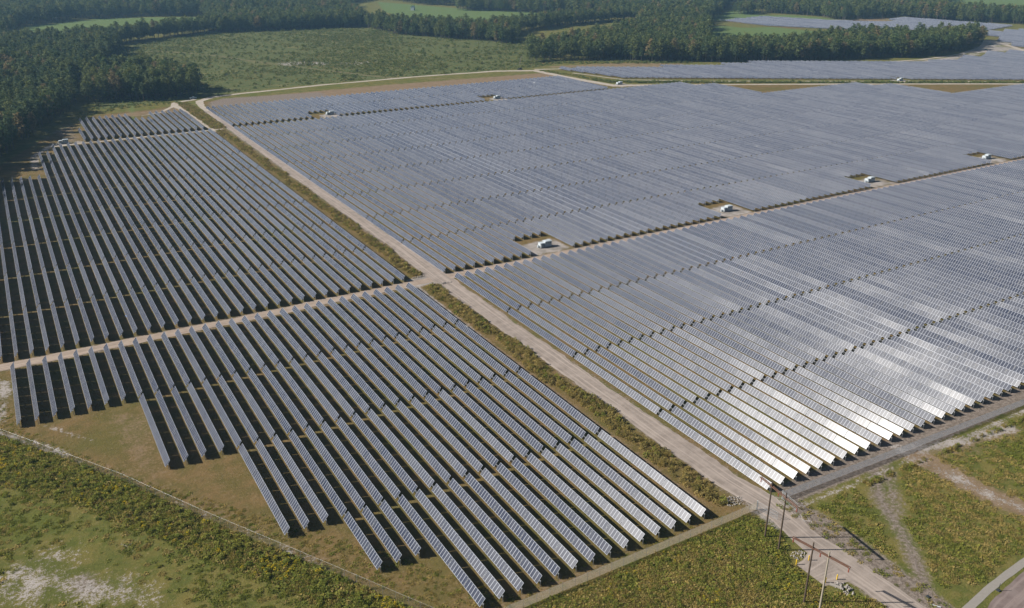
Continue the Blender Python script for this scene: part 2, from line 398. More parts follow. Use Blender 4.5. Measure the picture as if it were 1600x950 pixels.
    crop = mx(0.7 * line_mask(X, Y, PP([(204, 160), (209, 188)]), 7, 6), pm(PP([(30, 43), (150, 30), (240, 27), (320, 27), (300, 42), (200, 50), (60, 58)]), 8),
              pm(PP([(590, 3), (715, 13), (840, 19), (860, 24), (780, 40), (640, 30), (600, 18)]), 10),
              pm(PP([(860, 0), (1000, -3), (1000, 3), (860, 3)]), 10),
              0.8 * pm(PP([(1100, 30), (1150, 12), (1190, 22), (1300, 27), (1300, 35), (1195, 28), (1130, 34)]), 8),
              0.9 * pm(PP([(1110, 40), (1200, 43), (1300, 48), (1330, 70), (1110, 80)]), 8),
              pm(PP([(1480, 16), (1480, -6), (1900, -10), (1900, 30), (1600, 22)]), 10))
    cut = pm(CLEARCUT, 8)
    for nm, chs in (('cover_a', (mown, sand, dirt)), ('cover_b', (tan, crop, cut))):
        at = me.color_attributes.new(nm, 'FLOAT_COLOR', 'POINT')
        at.data.foreach_set('color', np.stack([*chs, np.ones_like(mown)], -1).astype(np.float32).reshape(-1))
    me.materials.append(M['ground']); me.update()
    tag(link('ground', me), kind='structure')
build_ground()

def strip(name, pts, w, mat, z, jit=0.35, step=2.0):
    """a road sheet along a centre line with ragged edges; w may be one width or one per point"""
    pts = [Vector((*p, 0)) for p in pts]; ws = w if isinstance(w, (list, tuple)) else [w] * len(pts)
    line = []; L = 0.0
    for i in range(len(pts) - 1):
        n = max(1, int((pts[i + 1] - pts[i]).length / step))
        for k in range(n):
            t = k / n; line.append((pts[i].lerp(pts[i + 1], t), ws[i] * (1 - t) + ws[i + 1] * t))
    line.append((pts[-1], ws[-1]))
    vs = []; fs = []; uvs = []
    na, nb = 0.0, 0.0
    for i, (p, wd) in enumerate(line):
        d = (line[min(i + 1, len(line) - 1)][0] - line[max(i - 1, 0)][0]).normalized(); nrm = Vector((-d.y, d.x, 0))
        na = na * 0.7 + random.gauss(0, jit) * 0.6; nb = nb * 0.7 + random.gauss(0, jit) * 0.6
        for k in range(5):
            s = -0.5 + k / 4
            q = p + nrm * (s * wd + (na if k == 0 else nb if k == 4 else 0))
            vs.append((q.x, q.y, z)); uvs.append((L, k / 4))
        if i: L += (p - line[i - 1][0]).length
        if i:
            for k in range(4): b = (i - 1) * 5 + k; fs.append((b, b + 1, b + 6, b + 5))
    me = bpy.data.meshes.new(name); me.from_pydata(vs, [], fs); me.materials.append(mat)
    l = me.uv_layers.new(name='UVMap')
    for lp in me.loops: l.data[lp.index].uv = uvs[lp.vertex_index]
    for p in me.polygons:
        if p.normal.z < 0: p.flip()
    me.update()
    return tag(link(name, me), kind='structure')

strip('main_gravel_road', [(133.6, 40), (133.4, 75), (133.2, 100), (134.8, 114), (133.8, 125), (133.6, 200), (133.8, 283), (134.4, 330), (135.0, 450), (135.5, 560), (136.2, 630), (136.6, 690)], [6.5, 6.5, 6.8, 7.0, 7.0, 7.2, 8.0, 6.2, 6, 5.5, 4.5, 4.2], M['road'], 0.030)
strip('perimeter_gravel_road', [(136.6, 690), (137.0, 715), (141, 738), (154, 753), (180, 759), (252, 769), (348, 773), (430, 768), (468, 752), P(868, 117), P(915, 126), P(960, 134), P(1000, 133.2), P(1150, 132), P(1300, 131.3), P(1600, 131), P(1800, 131)], [4.2, 5, 6, 6, 5.5, 5.2, 5.5, 7, 9, 8, 8, 9, 7, 6, 6, 6, 6], M['far_road'], 0.024, 0.5, 4)
strip('cross_track', [(130, 282.3), (60, 281.6), (-14, 281.6), (-60, 282)], [5.5, 5.0, 5.2, 5.2], M['track'], 0.042)
strip('cross_track', [(137, 282.4), (170, 282.2), (300, 282.3), (500, 283), (900, 284)], [5.5, 4.8, 4.8, 5, 5], M['track'], 0.036)
strip('narrow_track', [(130.5, 614.5), (100, 614.2), (45, 614.2), (20, 612)], [3, 2.6, 2.6, 2.6], M['far_road'], 0.036)
strip('side_track', [(123.4, 606), (122.5, 640), (121.0, 700), (119.5, 726), (123, 741), (140, 748)], [2.2, 2.8, 3.2, 5, 5, 5], M['far_road'], 0.048)
strip('side_track', [(119.5, 726), (105, 702), (90, 694)], [4, 2.5, 1.8], M['far_road'], 0.054)
strip('far_sand_road', [P(835, 108.5), P(880, 107.5), P(920, 107.2), P(1010, 107.2)], [6, 4, 3, 2], M['far_road'], 0.036, 0.5, 4)
strip('far_sand_road', [P(895, 114), P(975, 124.6), P(1100, 126.6), P(1600, 127.6), P(1800, 127.8)], 3.2, M['far_road'], 0.036, 0.5, 4)
strip('far_sand_road', [P(1360, 98.8), P(1440, 93), P(1500, 85), P(1535, 74), P(1545, 63)], [4, 4.5, 6, 9, 9], M['far_road'], 0.036, 0.6, 4)
strip('far_sand_road', [P(1548, 63), P(1600, 79), P(1660, 97)], [9, 6, 6], M['far_road'], 0.048, 0.6, 4)
strip('concrete_road', [(100, 60), (120, 64), (141, 68.8), (150, 70.2), (158, 71.1), (170, 71.9), (220, 74)], 1.6, M['concrete'], 0.030, 0.08)
strip('dirt_lot', [(120, 55), (150, 62.2), (158, 63.0), (170, 64.0), (220, 66)], [12, 12, 13, 13, 13], M['lot'], 0.018, 0.3)
strip('gravel_apron', [(124.6, 91.5), (128.0, 91.5), (131.0, 91.5)], [8, 9.5, 12], M['road'], 0.040, 0.3, 1.0)

# ------------------------------------------------------------------ solar trackers
TILT = 50.5; PIT = 4.343; LEN = 40.8
SEG = {2: [7, 7, 6, 6, 7, 7], 1: [7, 7, 6]}          # modules between bearings, full and half tracker
MW, MG, ZT, HW = 0.975, 0.14, 1.38, 1.0

def smooth_noise(t, seed, amp):
    r = np.random.default_rng(seed); y = np.zeros_like(t)
    for k in range(1, 5): y += r.normal() * np.sin(t * k * 1.7 + r.uniform(0, 6.28)) / k ** 0.7
    return amp * y

def panel_quads(half, seed, detail, x=0.0, y=0.0, off=0.0, tone=None):
    """quads of one tracker's module array, centred on (x, y)"""
    r = np.random.default_rng(seed); segs = SEG[half]
    tot = sum(segs) * MW + (len(segs) - 1) * MG
    cur = -tot / 2; Y0 = []; Y1 = []; NU = []
    for s in segs:
        if detail:
            for k in range(s): Y0.append(cur + k * MW + 0.006); Y1.append(cur + (k + 1) * MW - 0.006); NU.append(1)
        else: Y0.append(cur); Y1.append(cur + s * MW); NU.append(s)
        cur += s * MW + MG
    Y0 = np.array(Y0); Y1 = np.array(Y1); NU = np.array(NU, float); n = len(Y0)
    f = lambda t: smooth_noise(t / 20.0, seed + 11, 0.85)
    j = r.normal(0, 0.12, n)
    t0 = np.radians(TILT + off + f(Y0) + j); t1 = np.radians(TILT + off + f(Y1) + j)
    def pt(yy, tt, s, d):        # s across, d through thickness (top +)
        return np.stack([x + s * np.cos(tt) - d * np.sin(tt), y + yy, ZT + 0.12 + s * np.sin(tt) + d * np.cos(tt)], -1)
    a, b, T = -HW, HW, 0.04
    A, B, C, D = pt(Y0, t0, a, T), pt(Y0, t0, b, T), pt(Y1, t1, b, T), pt(Y1, t1, a, T)
    a0, b0, c0, d0 = pt(Y0, t0, a, 0), pt(Y0, t0, b, 0), pt(Y1, t1, b, 0), pt(Y1, t1, a, 0)
    q = [np.stack([A, B, C, D], 1), np.stack([d0, c0, b0, a0], 1), np.stack([a0, A, D, d0], 1), np.stack([B, b0, c0, C], 1), np.stack([a0, b0, B, A], 1), np.stack([D, C, c0, d0], 1)]
    Q = np.concatenate(q); z = np.zeros(n)
    uv = np.zeros((6, n, 4, 2)); uv[0, :, 0] = np.stack([z, z], -1); uv[0, :, 1] = np.stack([z, z + 1], -1); uv[0, :, 2] = np.stack([NU, z + 1], -1); uv[0, :, 3] = np.stack([NU, z], -1)
    if tone is None: tone = r.uniform()
    tv = np.zeros((6, n, 4, 2)); tv[..., 0] = tone; tv[..., 1] = r.uniform(0, 1, n)[None, :, None]
    mi = np.repeat([0, 1, 2, 2, 2, 2], n)
    return Q, uv.reshape(-1, 4, 2), tv.reshape(-1, 4, 2), mi, tot

def box_quads(x0, x1, y0, y1, z0, z1):
    c = [(x0, y0, z0), (x1, y0, z0), (x1, y1, z0), (x0, y1, z0), (x0, y0, z1), (x1, y0, z1), (x1, y1, z1), (x0, y1, z1)]
    return [[c[i] for i in f] for f in ((4, 5, 6, 7), (0, 1, 5, 4), (1, 2, 6, 5), (2, 3, 7, 6), (3, 0, 4, 7))]

def bearings(half):
    segs = SEG[half]; tot = sum(segs) * MW + (len(segs) - 1) * MG
    ys = [-tot / 2 - 0.28]; cur = -tot / 2
    for s in segs[:-1]: cur += s * MW + MG; ys.append(cur - MG / 2)
    ys.append(tot / 2 + 0.28)
    return ys

PM = [M['panel'], M['back'], M['steel']]
# every tracker: (x, y centre, half/full, block, row number, table number)
TABLES = []
def column(x, y0, y1, block, row, up=True):
    """fill y0..y1 with full trackers and at most one half tracker; numbered from the cross track"""
    L = y1 - y0; nf = int((L + 0.5) // LEN); rest = L - nf * LEN; k = 1; seq = [2] * nf + ([1] if rest > 19.5 else [])
    y = y0 if up else y1
    for h in seq:
        l = LEN if h == 2 else LEN / 2
        TABLES.append((x, y + (l / 2 if up else -l / 2), h, block, row, k)); k += 1; y += l if up else -l

YS = 284.6 + 0.6                                   # first tracker end above the cross track
for i in range(31):                                # front left block, below the cross track
    n = 40.8 * (1 if i >= 24 else 2 if i >= 20 else 3 if i >= 17 else 3.5 if i >= 14 else 4)
    column(118.55 - i * PIT, 279.6 - n, 279.6, 'front left', i + 1, False)
for i in range(36):                                # rear left block
    x = 120.0 - i * PIT
    top = 6 if x < 13.5 else 7.5 if x < 24 else 8
    if x < -12.5: top = 6
    column(x, YS, YS + LEN * top + 0.1, 'rear left', i + 1)
for i in range(18):                                # small block at the wood's edge
    x = 118.0 - i * PIT
    top = 2 if (i < 6 or i > 8) else 1.5
    if i == 17: top = 1
    column(x, 617.6, 617.6 + LEN * top + 0.1, 'wood edge', i + 1)
for j in range(112):                               # front right block
    x = 138.9 + j * PIT
    column(x, 279.6 - LEN * 4, 279.6, 'front right', j + 1, False)
diag = lambda x: 614 - (x - 520) * 0.605
for j in range(185):                               # rear right block
    x = 137.4 + j * PIT
    lim = 611.5 if x < 557 else 530.5 if x < 689 else 449 if x < 792 else 408 if x < 860 else 368
    if x > 500: lim = min(lim, diag(x) + 6)
    lo = YS
    m = (x - 137.4) / PIT
    c = (x - 187.7 + 52.15) % 104.3 - 52.15
    if x < 640 and -9.6 < c < 8.1: lo = YS + LEN / 2
    if lo > YS:
        TABLES.append((x, lo + LEN / 4 - 0.0, 1, 'rear right', j + 1, 1))
        k0 = len(TABLES); column(x, YS + LEN, lim + 0.1, 'rear right', j + 1)
        for q in range(k0, len(TABLES)): TABLES[q] = TABLES[q][:5] + (TABLES[q][5] + 1,)
    else: column(x, lo, lim + 0.1, 'rear right', j + 1)
for j in range(75):                                # strip above the rear right block
    x = 138.0 + j * PIT; lo = 618.2
    if abs(x - 207) < 8.8 or abs(x - 349) < 8.8:
        TABLES.append((x, lo + LEN * 0.75, 1, 'far strip', j + 1, 1)); TABLES.append((x, lo + LEN * 1.5, 2, 'far strip', j + 1, 2))
    else: column(x, lo, lo + LEN * 2 + 0.1, 'far strip', j + 1)
def fill(poly, block, x0, x1, y0, y1, hole=None):
    row = 0; x = x0
    while x < x1:
        yy = np.arange(y0, y1, 2.0); on = inside(np.full(len(yy), x), yy, poly)
        ys = np.arange(yy[on][0] if on.any() else y0, y1, LEN / 2) + LEN / 4; ok = inside(np.full(len(ys), x), ys, poly)
        if hole: ok &= ~inside(np.full(len(ys), x), ys, hole)
        k = 0; i = 0
        while i < len(ys):
            if ok[i]:
                if i + 1 < len(ys) and ok[i + 1]: TABLES.append((x, ys[i] + LEN / 4, 2, block, row, k)); i += 2
                else: TABLES.append((x, ys[i], 1, block, row, k)); i += 1
                k += 1
            else: i += 1
        row += 1; x += PIT
fill(FAR_BLOCK, 'distant', 486, 1250, 330, 790, [(708, 505), (738, 505), (736, 536), (708, 540)])
fill(FIELD_B, 'distant', 1000, 1400, 740, 1120)
fill(FIELD_C, 'distant', 1000, 1400, 520, 800)

def screen_area(t):
    x, y, h = t[0], t[1], t[2]; l = (39.8 if h == 2 else 19.8) / 2
    yy = np.linspace(y - l, y + l, 21); ct, st = math.cos(math.radians(TILT)), math.sin(math.radians(TILT))
    xa, ya = project(np.stack([np.full(21, x - ct), yy, np.full(21, ZT - st)], -1)); xb, yb = project(np.stack([np.full(21, x + ct), yy, np.full(21, ZT + st)], -1))
    xm = (xa + xb) / 2; ym = (ya + yb) / 2
    inn = (xm > 0) & (xm < 1600) & (ym > 0) & (ym < 950)
    a = np.abs((xb[:-1] - xa[:-1]) * (ym[1:] - ym[:-1]) - (yb[:-1] - ya[:-1]) * (xm[1:] - xm[:-1]))
    return float((a * inn[:-1]).sum())
TABLES.sort(key=lambda t: -screen_area(t))
NEAR = TABLES[:300]; REST = TABLES[300:]

ONES = 'first second third fourth fifth sixth seventh eighth ninth tenth eleventh twelfth thirteenth fourteenth fifteenth sixteenth seventeenth eighteenth nineteenth'.split()
def ordinal(n):
    if n < 20: return ONES[n - 1]
    if n == 100: return 'hundredth'
    if n > 100: return 'hundred-and-' + ordinal(n - 100)
    tens = 'twenty thirty forty fifty sixty seventy eighty ninety'.split()[n // 10 - 2]
    return (tens.replace('ty', 'tieth') if n % 10 == 0 else tens + '-' + ONES[n % 10 - 1])
PLACE = {'front left': ('row left of the brush strip', 'below the cross track'), 'rear left': ('row left of the brush strip', 'above the cross track'),
         'front right': ('row right of the main road', 'below the cross track'), 'rear right': ('row right of the main road', 'above the cross track')}
NV = 14
panel_meshes = {}
for h in (1, 2):
    for v in range(NV):
        Q, uv, tv, mi, tot = panel_quads(h, 100 * h + v, True, off=float(rng.normal(0, 1.05)))
        panel_meshes[h, v] = quads_mesh('module_array', Q, PM, uv, tv, mi)
    tot = sum(SEG[h]) * MW + (len(SEG[h]) - 1) * MG
    b = MB(); b.box(-0.07, 0.07, -tot / 2 - 0.42, tot / 2 + 0.42, ZT - 0.07, ZT + 0.07); panel_meshes[h, 'tube'] = b.mesh('torque_tube', M['steel'])
b = MB()                                            # an I-section pile with its bearing housing
b.box(-0.075, 0.075, -0.055, -0.045, 0, ZT - 0.1); b.box(-0.075, 0.075, 0.045, 0.055, 0, ZT - 0.1); b.box(-0.006, 0.006, -0.045, 0.045, 0, ZT - 0.1)
b.box(-0.12, 0.12, -0.07, 0.07, ZT - 0.18, ZT + 0.10)
post_mesh = b.mesh('post', M['steel'])
proto = {}
for h in (1, 2):                                    # one tracker of each kind, copied below
    root = bpy.data.objects.new('solar_tracker', None); root.empty_display_size = 0.5
    kids = [bpy.data.objects.new('module_array', panel_meshes[h, 0]), bpy.data.objects.new('torque_tube', panel_meshes[h, 'tube'])]
    for y in bearings(h):
        p = bpy.data.objects.new('post', post_mesh); p.location = (0, y, 0); kids.append(p)
    for c in kids: c.parent = root
    proto[h] = (root, kids)
for (x, y, h, block, row, k) in NEAR:
    root, kids = proto[h]
    r = root.copy(); COL.objects.link(r); r.location = (x, y, 0)
    a, c = PLACE[block] if block in PLACE else ('row from the road', 'above the narrow track')
    kind = 'grey' if 'left' in block else 'blue-grey'
    tag(r, f"{'half-length ' if h == 1 else ''}{kind} solar tracker, {ordinal(row)} {a}, {ordinal(k)} {c}", 'solar tracker', 'tilted solar trackers standing in long rows')
    for c in kids:
        d = c.copy(); d.parent = r; COL.objects.link(d)
        if c.name.startswith('module_array'): d.data = panel_meshes[h, int(rng.integers(NV))]

def build_rest():
    Qs = []; U = []; T = []; MI = []; B = []
    for i, (x, y, h, block, row, k) in enumerate(REST):
        d = math.hypot(x, y); det = d < 520
        Q, uv, tv, mi, tot = panel_quads(h, 5000 + i, det, x, y, float(rng.normal(0, 1.0 if d < 420 else 0.7)))
        Qs.append(Q); U.append(uv); T.append(tv); MI.append(mi)
        bx = box_quads(x - 0.07, x + 0.07, y - tot / 2 - 0.42, y + tot / 2 + 0.42, ZT - 0.07, ZT + 0.07)
        for yy in (bearings(h) if d < 700 else [bearings(h)[0], bearings(h)[-1]]): bx += box_quads(x - 0.075, x + 0.075, y + yy - 0.055, y + yy + 0.055, 0, ZT + 0.06)
        B += bx
    B = np.array(B, np.float32); nb = len(B)
    Qs.append(B); U.append(np.zeros((nb, 4, 2))); T.append(np.zeros((nb, 4, 2))); MI.append(np.full(nb, 2))
    o = link('distant_solar_trackers', quads_mesh('distant_solar_trackers', np.concatenate(Qs), PM, np.concatenate(U), np.concatenate(T), np.concatenate(MI)))
    tag(o, 'mass of blue-grey solar trackers filling the fields beyond the nearest rows', 'solar trackers', None, 'stuff')
build_rest()

# ------------------------------------------------------------------ inverter stations
def bolt_panel(mb, x, y0, y1, z0, z1, mi): mb.box(x - 0.012, x + 0.012, y0, y1, z0, z1, mi)
def make_inverter():
    root = empty('inverter_station')
    b = MB(); b.box(-4.2, 4.0, -1.9, 1.9, 0, 0.18); b.build('concrete_pad', M['concrete'], root)
    b = MB(); b.box(-3.0, -1.0, -1.15, 1.15, 0.18, 2.25); b.box(-3.08, -0.92, -1.22, 1.22, 2.25, 2.36)
    tr = b.build('transformer', M['white'], root)
    f = MB()
    for k in range(9): f.box(-2.85 + k * 0.21, -2.79 + k * 0.21, -1.50, -1.15, 0.5, 1.95)
    for k in range(9): f.box(-2.85 + k * 0.21, -2.79 + k * 0.21, 1.15, 1.50, 0.5, 1.95)
    f.build('cooling_fins', M['grey'], tr)
    d = MB(); d.box(-3.04, -3.0, -0.95, 0.95, 0.35, 2.05); d.build('door', M['white'], tr)
    b = MB(); b.box(-0.5, 3.1, -1.2, 1.2, 0.3, 2.75); b.box(-0.4, 3.0, -1.1, 1.1, 0.18, 0.30)
    inv = b.build('inverter_cabinet', M['white'], root)
    b = MB(); b.box(-0.58, 3.18, -1.3, 1.3, 2.75, 2.88); b.box(0.1, 2.6, -0.9, 0.9, 2.88, 3.0); b.build('roof', M['white'], inv)
    for k in range(3):
        d = MB(); d.box(-0.38 + k * 1.17, 0.70 + k * 1.17, -1.235, -1.2, 0.45, 2.6); d.box(0.58 + k * 1.17, 0.63 + k * 1.17, -1.29, -1.235, 1.35, 1.6)
        dd = d.build('door', M['grey'], inv)
        v = MB()
        for q in range(5): v.box(-0.22 + k * 1.17, 0.45 + k * 1.17, -1.25, -1.235, 1.8 + q * 0.13, 1.87 + q * 0.13)
        v.build('vent', M['dark'], dd)
    b = MB(); b.box(-0.95, -0.55, -0.45, 0.45, 0.18, 1.5); b.build('cable_duct', M['grey'], root)
    b = MB(); b.box(-4.0, -3.5, -0.4, 0.4, 0.18, 1.3); b.box(-4.03, -3.47, -0.43, 0.43, 1.3, 1.35); b.build('control_box', M['grey'], root)
    return root
inv0 = make_inverter()
def copy_tree(o, parent=None):
    c = o.copy(); COL.objects.link(c); c.parent = parent
    for ch in o.children: copy_tree(ch, c)
    return c
spots = [(188.3, 293.2, 'white inverter station nearest the main crossroads, on a sandy clearing'), (291.8, 293.4, 'white inverter station, second from the crossroads along the right cross track'),
         (396.3, 295, 'white inverter station, third from the crossroads along the right cross track'), (500.6, 295.4, 'white inverter station, fourth and farthest along the right cross track'),
         (605, 296, 'white inverter station past the fourth one on the right cross track'),
         (31.5, 619.5, 'white inverter station alone at the edge of the shaded forest on the left'), (212, 628.6, 'white inverter station in the far strip of rows, nearest the road junction'),
         (354, 627, 'white inverter station halfway along the far strip of solar rows'), (485.8, 636.5, 'white inverter station on the pale road at the end of the far strip'),
         (722.5, 523, 'small far white inverter station beside the ditch before the distant rows')]
for i, (x, y, lab) in enumerate(spots):
    o = inv0 if i == 0 else copy_tree(inv0)
    o.location = (x, y, 0); o.scale = (.9, .88, .88); tag(o, lab, 'inverter station', 'white inverter stations among the solar rows')

# ------------------------------------------------------------------ fences and gates
def fence(name, pts, mat, label, h=2.1, gap=3.0):
    root = empty(name, (*pts[0], 0)); ox, oy = pts[0]
    posts = []; b = MB(); rail = MB(); uvs = []; L = 0
    for (ax, ay), (bx, by) in zip(pts[:-1], pts[1:]):
        d = math.hypot(bx - ax, by - ay); n = max(1, round(d / gap))
        for k in range(n): posts.append((ax + (bx - ax) * k / n - ox, ay + (by - ay) * k / n - oy))
        b.add([(ax - ox, ay - oy, 0.04), (bx - ox, by - oy, 0.04), (bx - ox, by - oy, h), (ax - ox, ay - oy, h)], [(0, 1, 2, 3)])
        uvs += [(L, 0), (L + d, 0), (L + d, h), (L, h)]; L += d
        rail.tube((ax - ox, ay - oy, h), (bx - ox, by - oy, h), 0.012, n=6)
    posts.append((pts[-1][0] - ox, pts[-1][1] - oy))
    o = b.build('chain_link', mat, root); l = o.data.uv_layers.new(name='UVMap')
    for i, u in enumerate(uvs): l.data[i].uv = u
    rail.build('top_rail', M['steel'], root)
    p = MB(); p.tube((0, 0, 0), (0, 0, h + 0.12), 0.035, n=8); p.tube((0, 0, h + 0.12), (0, 0, h + 0.17), 0.045, 0.015, n=8)
    pm = p.mesh('post', M['steel'])
    for (x, y) in posts[:100]:
        q = link('post', pm, root); q.location = (x, y, 0)
    if len(posts) > 100:
        p = MB()
        for (x, y) in posts[100:]: p.tube((x, y, 0), (x, y, h + 0.12), 0.035, n=6)
        tag(p.build('post', M['steel'], root), kind='stuff')
    return tag(root, label, 'fence')
fence('chain_link_fence', [(131.4, 113.4), (126.6, 113.2), (57, 113.2)], M['chain_pale'], 'pale chain-link fence along the near end of the front left solar block')
fence('chain_link_fence', FENCE_L[::-1], M['chain_thin'], 'thin grey chain-link fence running diagonally along the weedy lower left field')
fence('chain_link_fence', [(139.6, 113.2), (180, 111.9), (232, 110.6), (300, 109)], M['chain_grey'], 'grey chain-link fence right of the gate, beside the rough brown dirt')
def gate(x, y, dx, dy, label):
    root = empty('swing_gate', (x, y, 0), math.atan2(dy, dx)); L = math.hypot(dx, dy)
    f = MB()
    for z in (0.15, 1.1, 2.05): f.tube((0.1, 0, z), (L, 0, z), 0.03, n=8)
    for t in (0.1, L / 2, L): f.tube((t, 0, 0.15), (t, 0, 2.05), 0.03, n=8)
    f.build('gate_frame', M['steel'], root)
    b = MB(); b.add([(0.1, 0.005, 0.15), (L, 0.005, 0.15), (L, 0.005, 2.05), (0.1, 0.005, 2.05)], [(0, 1, 2, 3)])
    o = b.build('chain_link', M['chain_gate'], root); l = o.data.uv_layers.new(name='UVMap')
    for i, u in enumerate([(0, 0), (L, 0), (L, 1.9), (0, 1.9)]): l.data[i].uv = u
    p = MB(); p.tube((-0.05, 0, 0), (-0.05, 0, 2.35), 0.07, n=10); p.tube((-0.05, 0, 2.35), (-0.05, 0, 2.43), 0.09, 0.03, n=10); p.build('gate_post', M['white'], root)
    tag(root, label, 'gate', 'open gates at the site entrance')
gate(131.5, 113.3, 1.0, -5.2, 'open chain-link gate leaf on the left side of the entrance road')
gate(139.4, 113.2, -0.6, -5.0, 'open chain-link gate leaf on the right side of the entrance road')

# ------------------------------------------------------------------ power line structures
def h_frame(p1, p2, hgt, mats, label):
    a = Vector((*p1, 0)); b_ = Vector((*p2, 0)); root = empty('power_line_structure', tuple((a + b_) / 2))
    c = (a + b_) / 2; d = (b_ - a).normalized()
    for q, m in zip((a, b_), mats):
        t = MB(); t.tube(q - c, q - c + Vector((0, 0, hgt * 0.5)), 0.21, 0.175, 10); t.tube(q - c + Vector((0, 0, hgt * 0.5)), q - c + Vector((0, 0, hgt)), 0.175, 0.13, 10)
        t.build('pole', m, root)
    zc = hgt * 0.915; n = Vector((-d.y, d.x, 0)); L = 6.0
    for s in (-1, 1):
        t = MB(); e0 = d * (-L) + n * 0.19 * s; e1 = d * L + n * 0.19 * s
        t.add([e0 + n * -.05 + Vector((0, 0, zc - .11)), e1 + n * -.05 + Vector((0, 0, zc - .11)), e1 + n * .05 + Vector((0, 0, zc - .11)), e0 + n * .05 + Vector((0, 0, zc - .11)),
               e0 + n * -.05 + Vector((0, 0, zc + .11)), e1 + n * -.05 + Vector((0, 0, zc + .11)), e1 + n * .05 + Vector((0, 0, zc + .11)), e0 + n * .05 + Vector((0, 0, zc + .11))],
              [(3, 2, 1, 0), (4, 5, 6, 7), (0, 1, 5, 4), (1, 2, 6, 5), (2, 3, 7, 6), (3, 0, 4, 7)])
        t.build('crossarm', M['beam'], root)
    for s in (-0.96, 0.0, 0.96):
        p = d * (L * s); t = MB(); z = zc - 0.11
        for k in range(7): t.tube(p + Vector((0, 0, z - 0.12 - k * 0.14)), p + Vector((0, 0, z - 0.05 - k * 0.14)), 0.13, 0.05, 10)
        t.tube(p + Vector((0, 0, z - 1.1)), p + Vector((0, 0, z)), 0.025, n=6)
        i = t.build('insulator', M['insul'], root)
        t = MB(); t.tube(p + Vector((0, 0, z - 0.04)), p + Vector((0, 0, z + 0.1)), 0.12, 0.10, 10); t.build('cap', M['white'], i)
    tag(root, label, 'utility pole', 'two-pole wooden power line structures')
h_frame((125.5, 105.0), (124.9, 100.5), 14.6, (M['wood'], M['wood']), 'dark two-pole wooden power line structure just outside the entrance gate')
TOP2 = (P(1271, 848, 14.6), P(1296.5, 861, 14.6))
h_frame((TOP2[0][0] + 0.1, TOP2[0][1]), (TOP2[1][0], TOP2[1][1]), 14.6, (M['wood'], M['palewood']), 'two-pole power line structure at the bottom edge, with one pale pole')

# yellow bollards and white rock at the culvert
bol = None
for i, (q, lab) in enumerate([((1244, 882), 'yellow pipe bollard half hidden in weeds, nearest the entrance gate'), ((1263.5, 875.5), 'yellow pipe bollard on the apron behind the dark pole'),
                              ((1307.5, 905.5), 'yellow pipe bollard in front of the pale rocks, standing in the open'), ((1289.5, 910.5), 'yellow pipe bollard beside the base of the pale pole')]):
    x, y = P(*q)
    if bol is None:
        bol = empty('bollard'); t = MB(); t.tube((0, 0, 0), (0, 0, 1.15), 0.13, n=14); t.build('pipe', M['yellow'], bol)
        t = MB(); t.tube((0, 0, 1.15), (0, 0, 1.24), 0.135, 0.06, n=14); t.build('cap', M['yellow'], bol); o = bol
    else: o = copy_tree(bol)
    o.location = (x, y, 0.04); tag(o, lab, 'bollard', 'yellow pipe bollards around the culvert')

def rock_pile(cx, cy, n, rx, ry, size, label, mat=None):
    mb = MB()
    for k in range(n):
        a = random.uniform(0, 6.28); r = math.sqrt(random.random()); s = size * random.uniform(0.5, 1.3)
        x, y = rx * r * math.cos(a), ry * r * math.sin(a); z = max(0.0, (1 - r) * size * 1.5 * random.random())
        vs = []
        for (dx, dy, dz) in ((-1, -1, 0), (1, -1, 0), (1, 1, 0), (-1, 1, 0), (-.7, -.6, 1), (.6, -.7, 1), (.7, .6, 1), (-.6, .7, 1)):
            vs.append((x + dx * s * random.uniform(.6, 1.1) * .5, y + dy * s * random.uniform(.6, 1.1) * .5, z + dz * s * random.uniform(.5, .9)))
        mb.add(vs, [(3, 2, 1, 0), (4, 5, 6, 7), (0, 1, 5, 4), (1, 2, 6, 5), (2, 3, 7, 6), (3, 0, 4, 7)])
    o = mb.build('riprap', mat or M['rock'], None); o.location = (cx, cy, 0); tag(o, label, 'rocks', None, 'stuff')
x, y = P(1318, 920); rock_pile(x, y, 80, 1.5, 2.2, 0.35, 'pale broken rocks at the culvert beside the entrance road')
x, y = P(1247, 868); rock_pile(x, y, 45, 1.8, 1.3, 0.28, 'pale rocks at the weedy end of the culvert near the poles')
x, y = P(690, 443.5); rock_pile(x, y, 60, 4.2, 1.2, 0.28, 'rim of pale rocks at the corner of the main crossing')
x, y = P(655, 433); rock_pile(x, y, 50, 2.6, 0.9, 0.28, 'pale rocks at the end of the brush strip by the crossing')
x, y = P(1145, 783); rock_pile(x, y, 80, 2.6, 1.8, 0.28, 'heap of pale rubble beside the entrance road inside the gate')
mb = MB(); t = [math.pi * k / 10 for k in range(21)]
for r0, r1, y0, y1 in ((0.34, 0.28, -1.1, 1.1),):
    n = 20; vs = []
    for yy in (y0, y1):
        for k in range(n): a = 2 * math.pi * k / n; vs.append((r0 * math.cos(a), yy, r0 + r0 * math.sin(a)))
    for yy in (y0, y1):
        for k in range(n): a = 2 * math.pi * k / n; vs.append((r1 * math.cos(a), yy, r0 + r1 * math.sin(a)))
    fs = []
    for k in range(n):
        q = (k + 1) % n; fs += [(k, q, n + q, n + k), (2 * n + q, 2 * n + k, 3 * n + k, 3 * n + q), (q, k, 2 * n + k, 2 * n + q), (n + k, n + q, 3 * n + q, 3 * n + k)]
    mb.add(vs, fs)
o = mb.build('culvert_pipe', M['concrete'], None); x, y = P(1305, 916); o.location = (x, y, -0.25); o.rotation_euler = (0, 0, 0.5)
tag(o, 'open concrete culvert pipe among pale rocks by the entrance road', 'pipe')

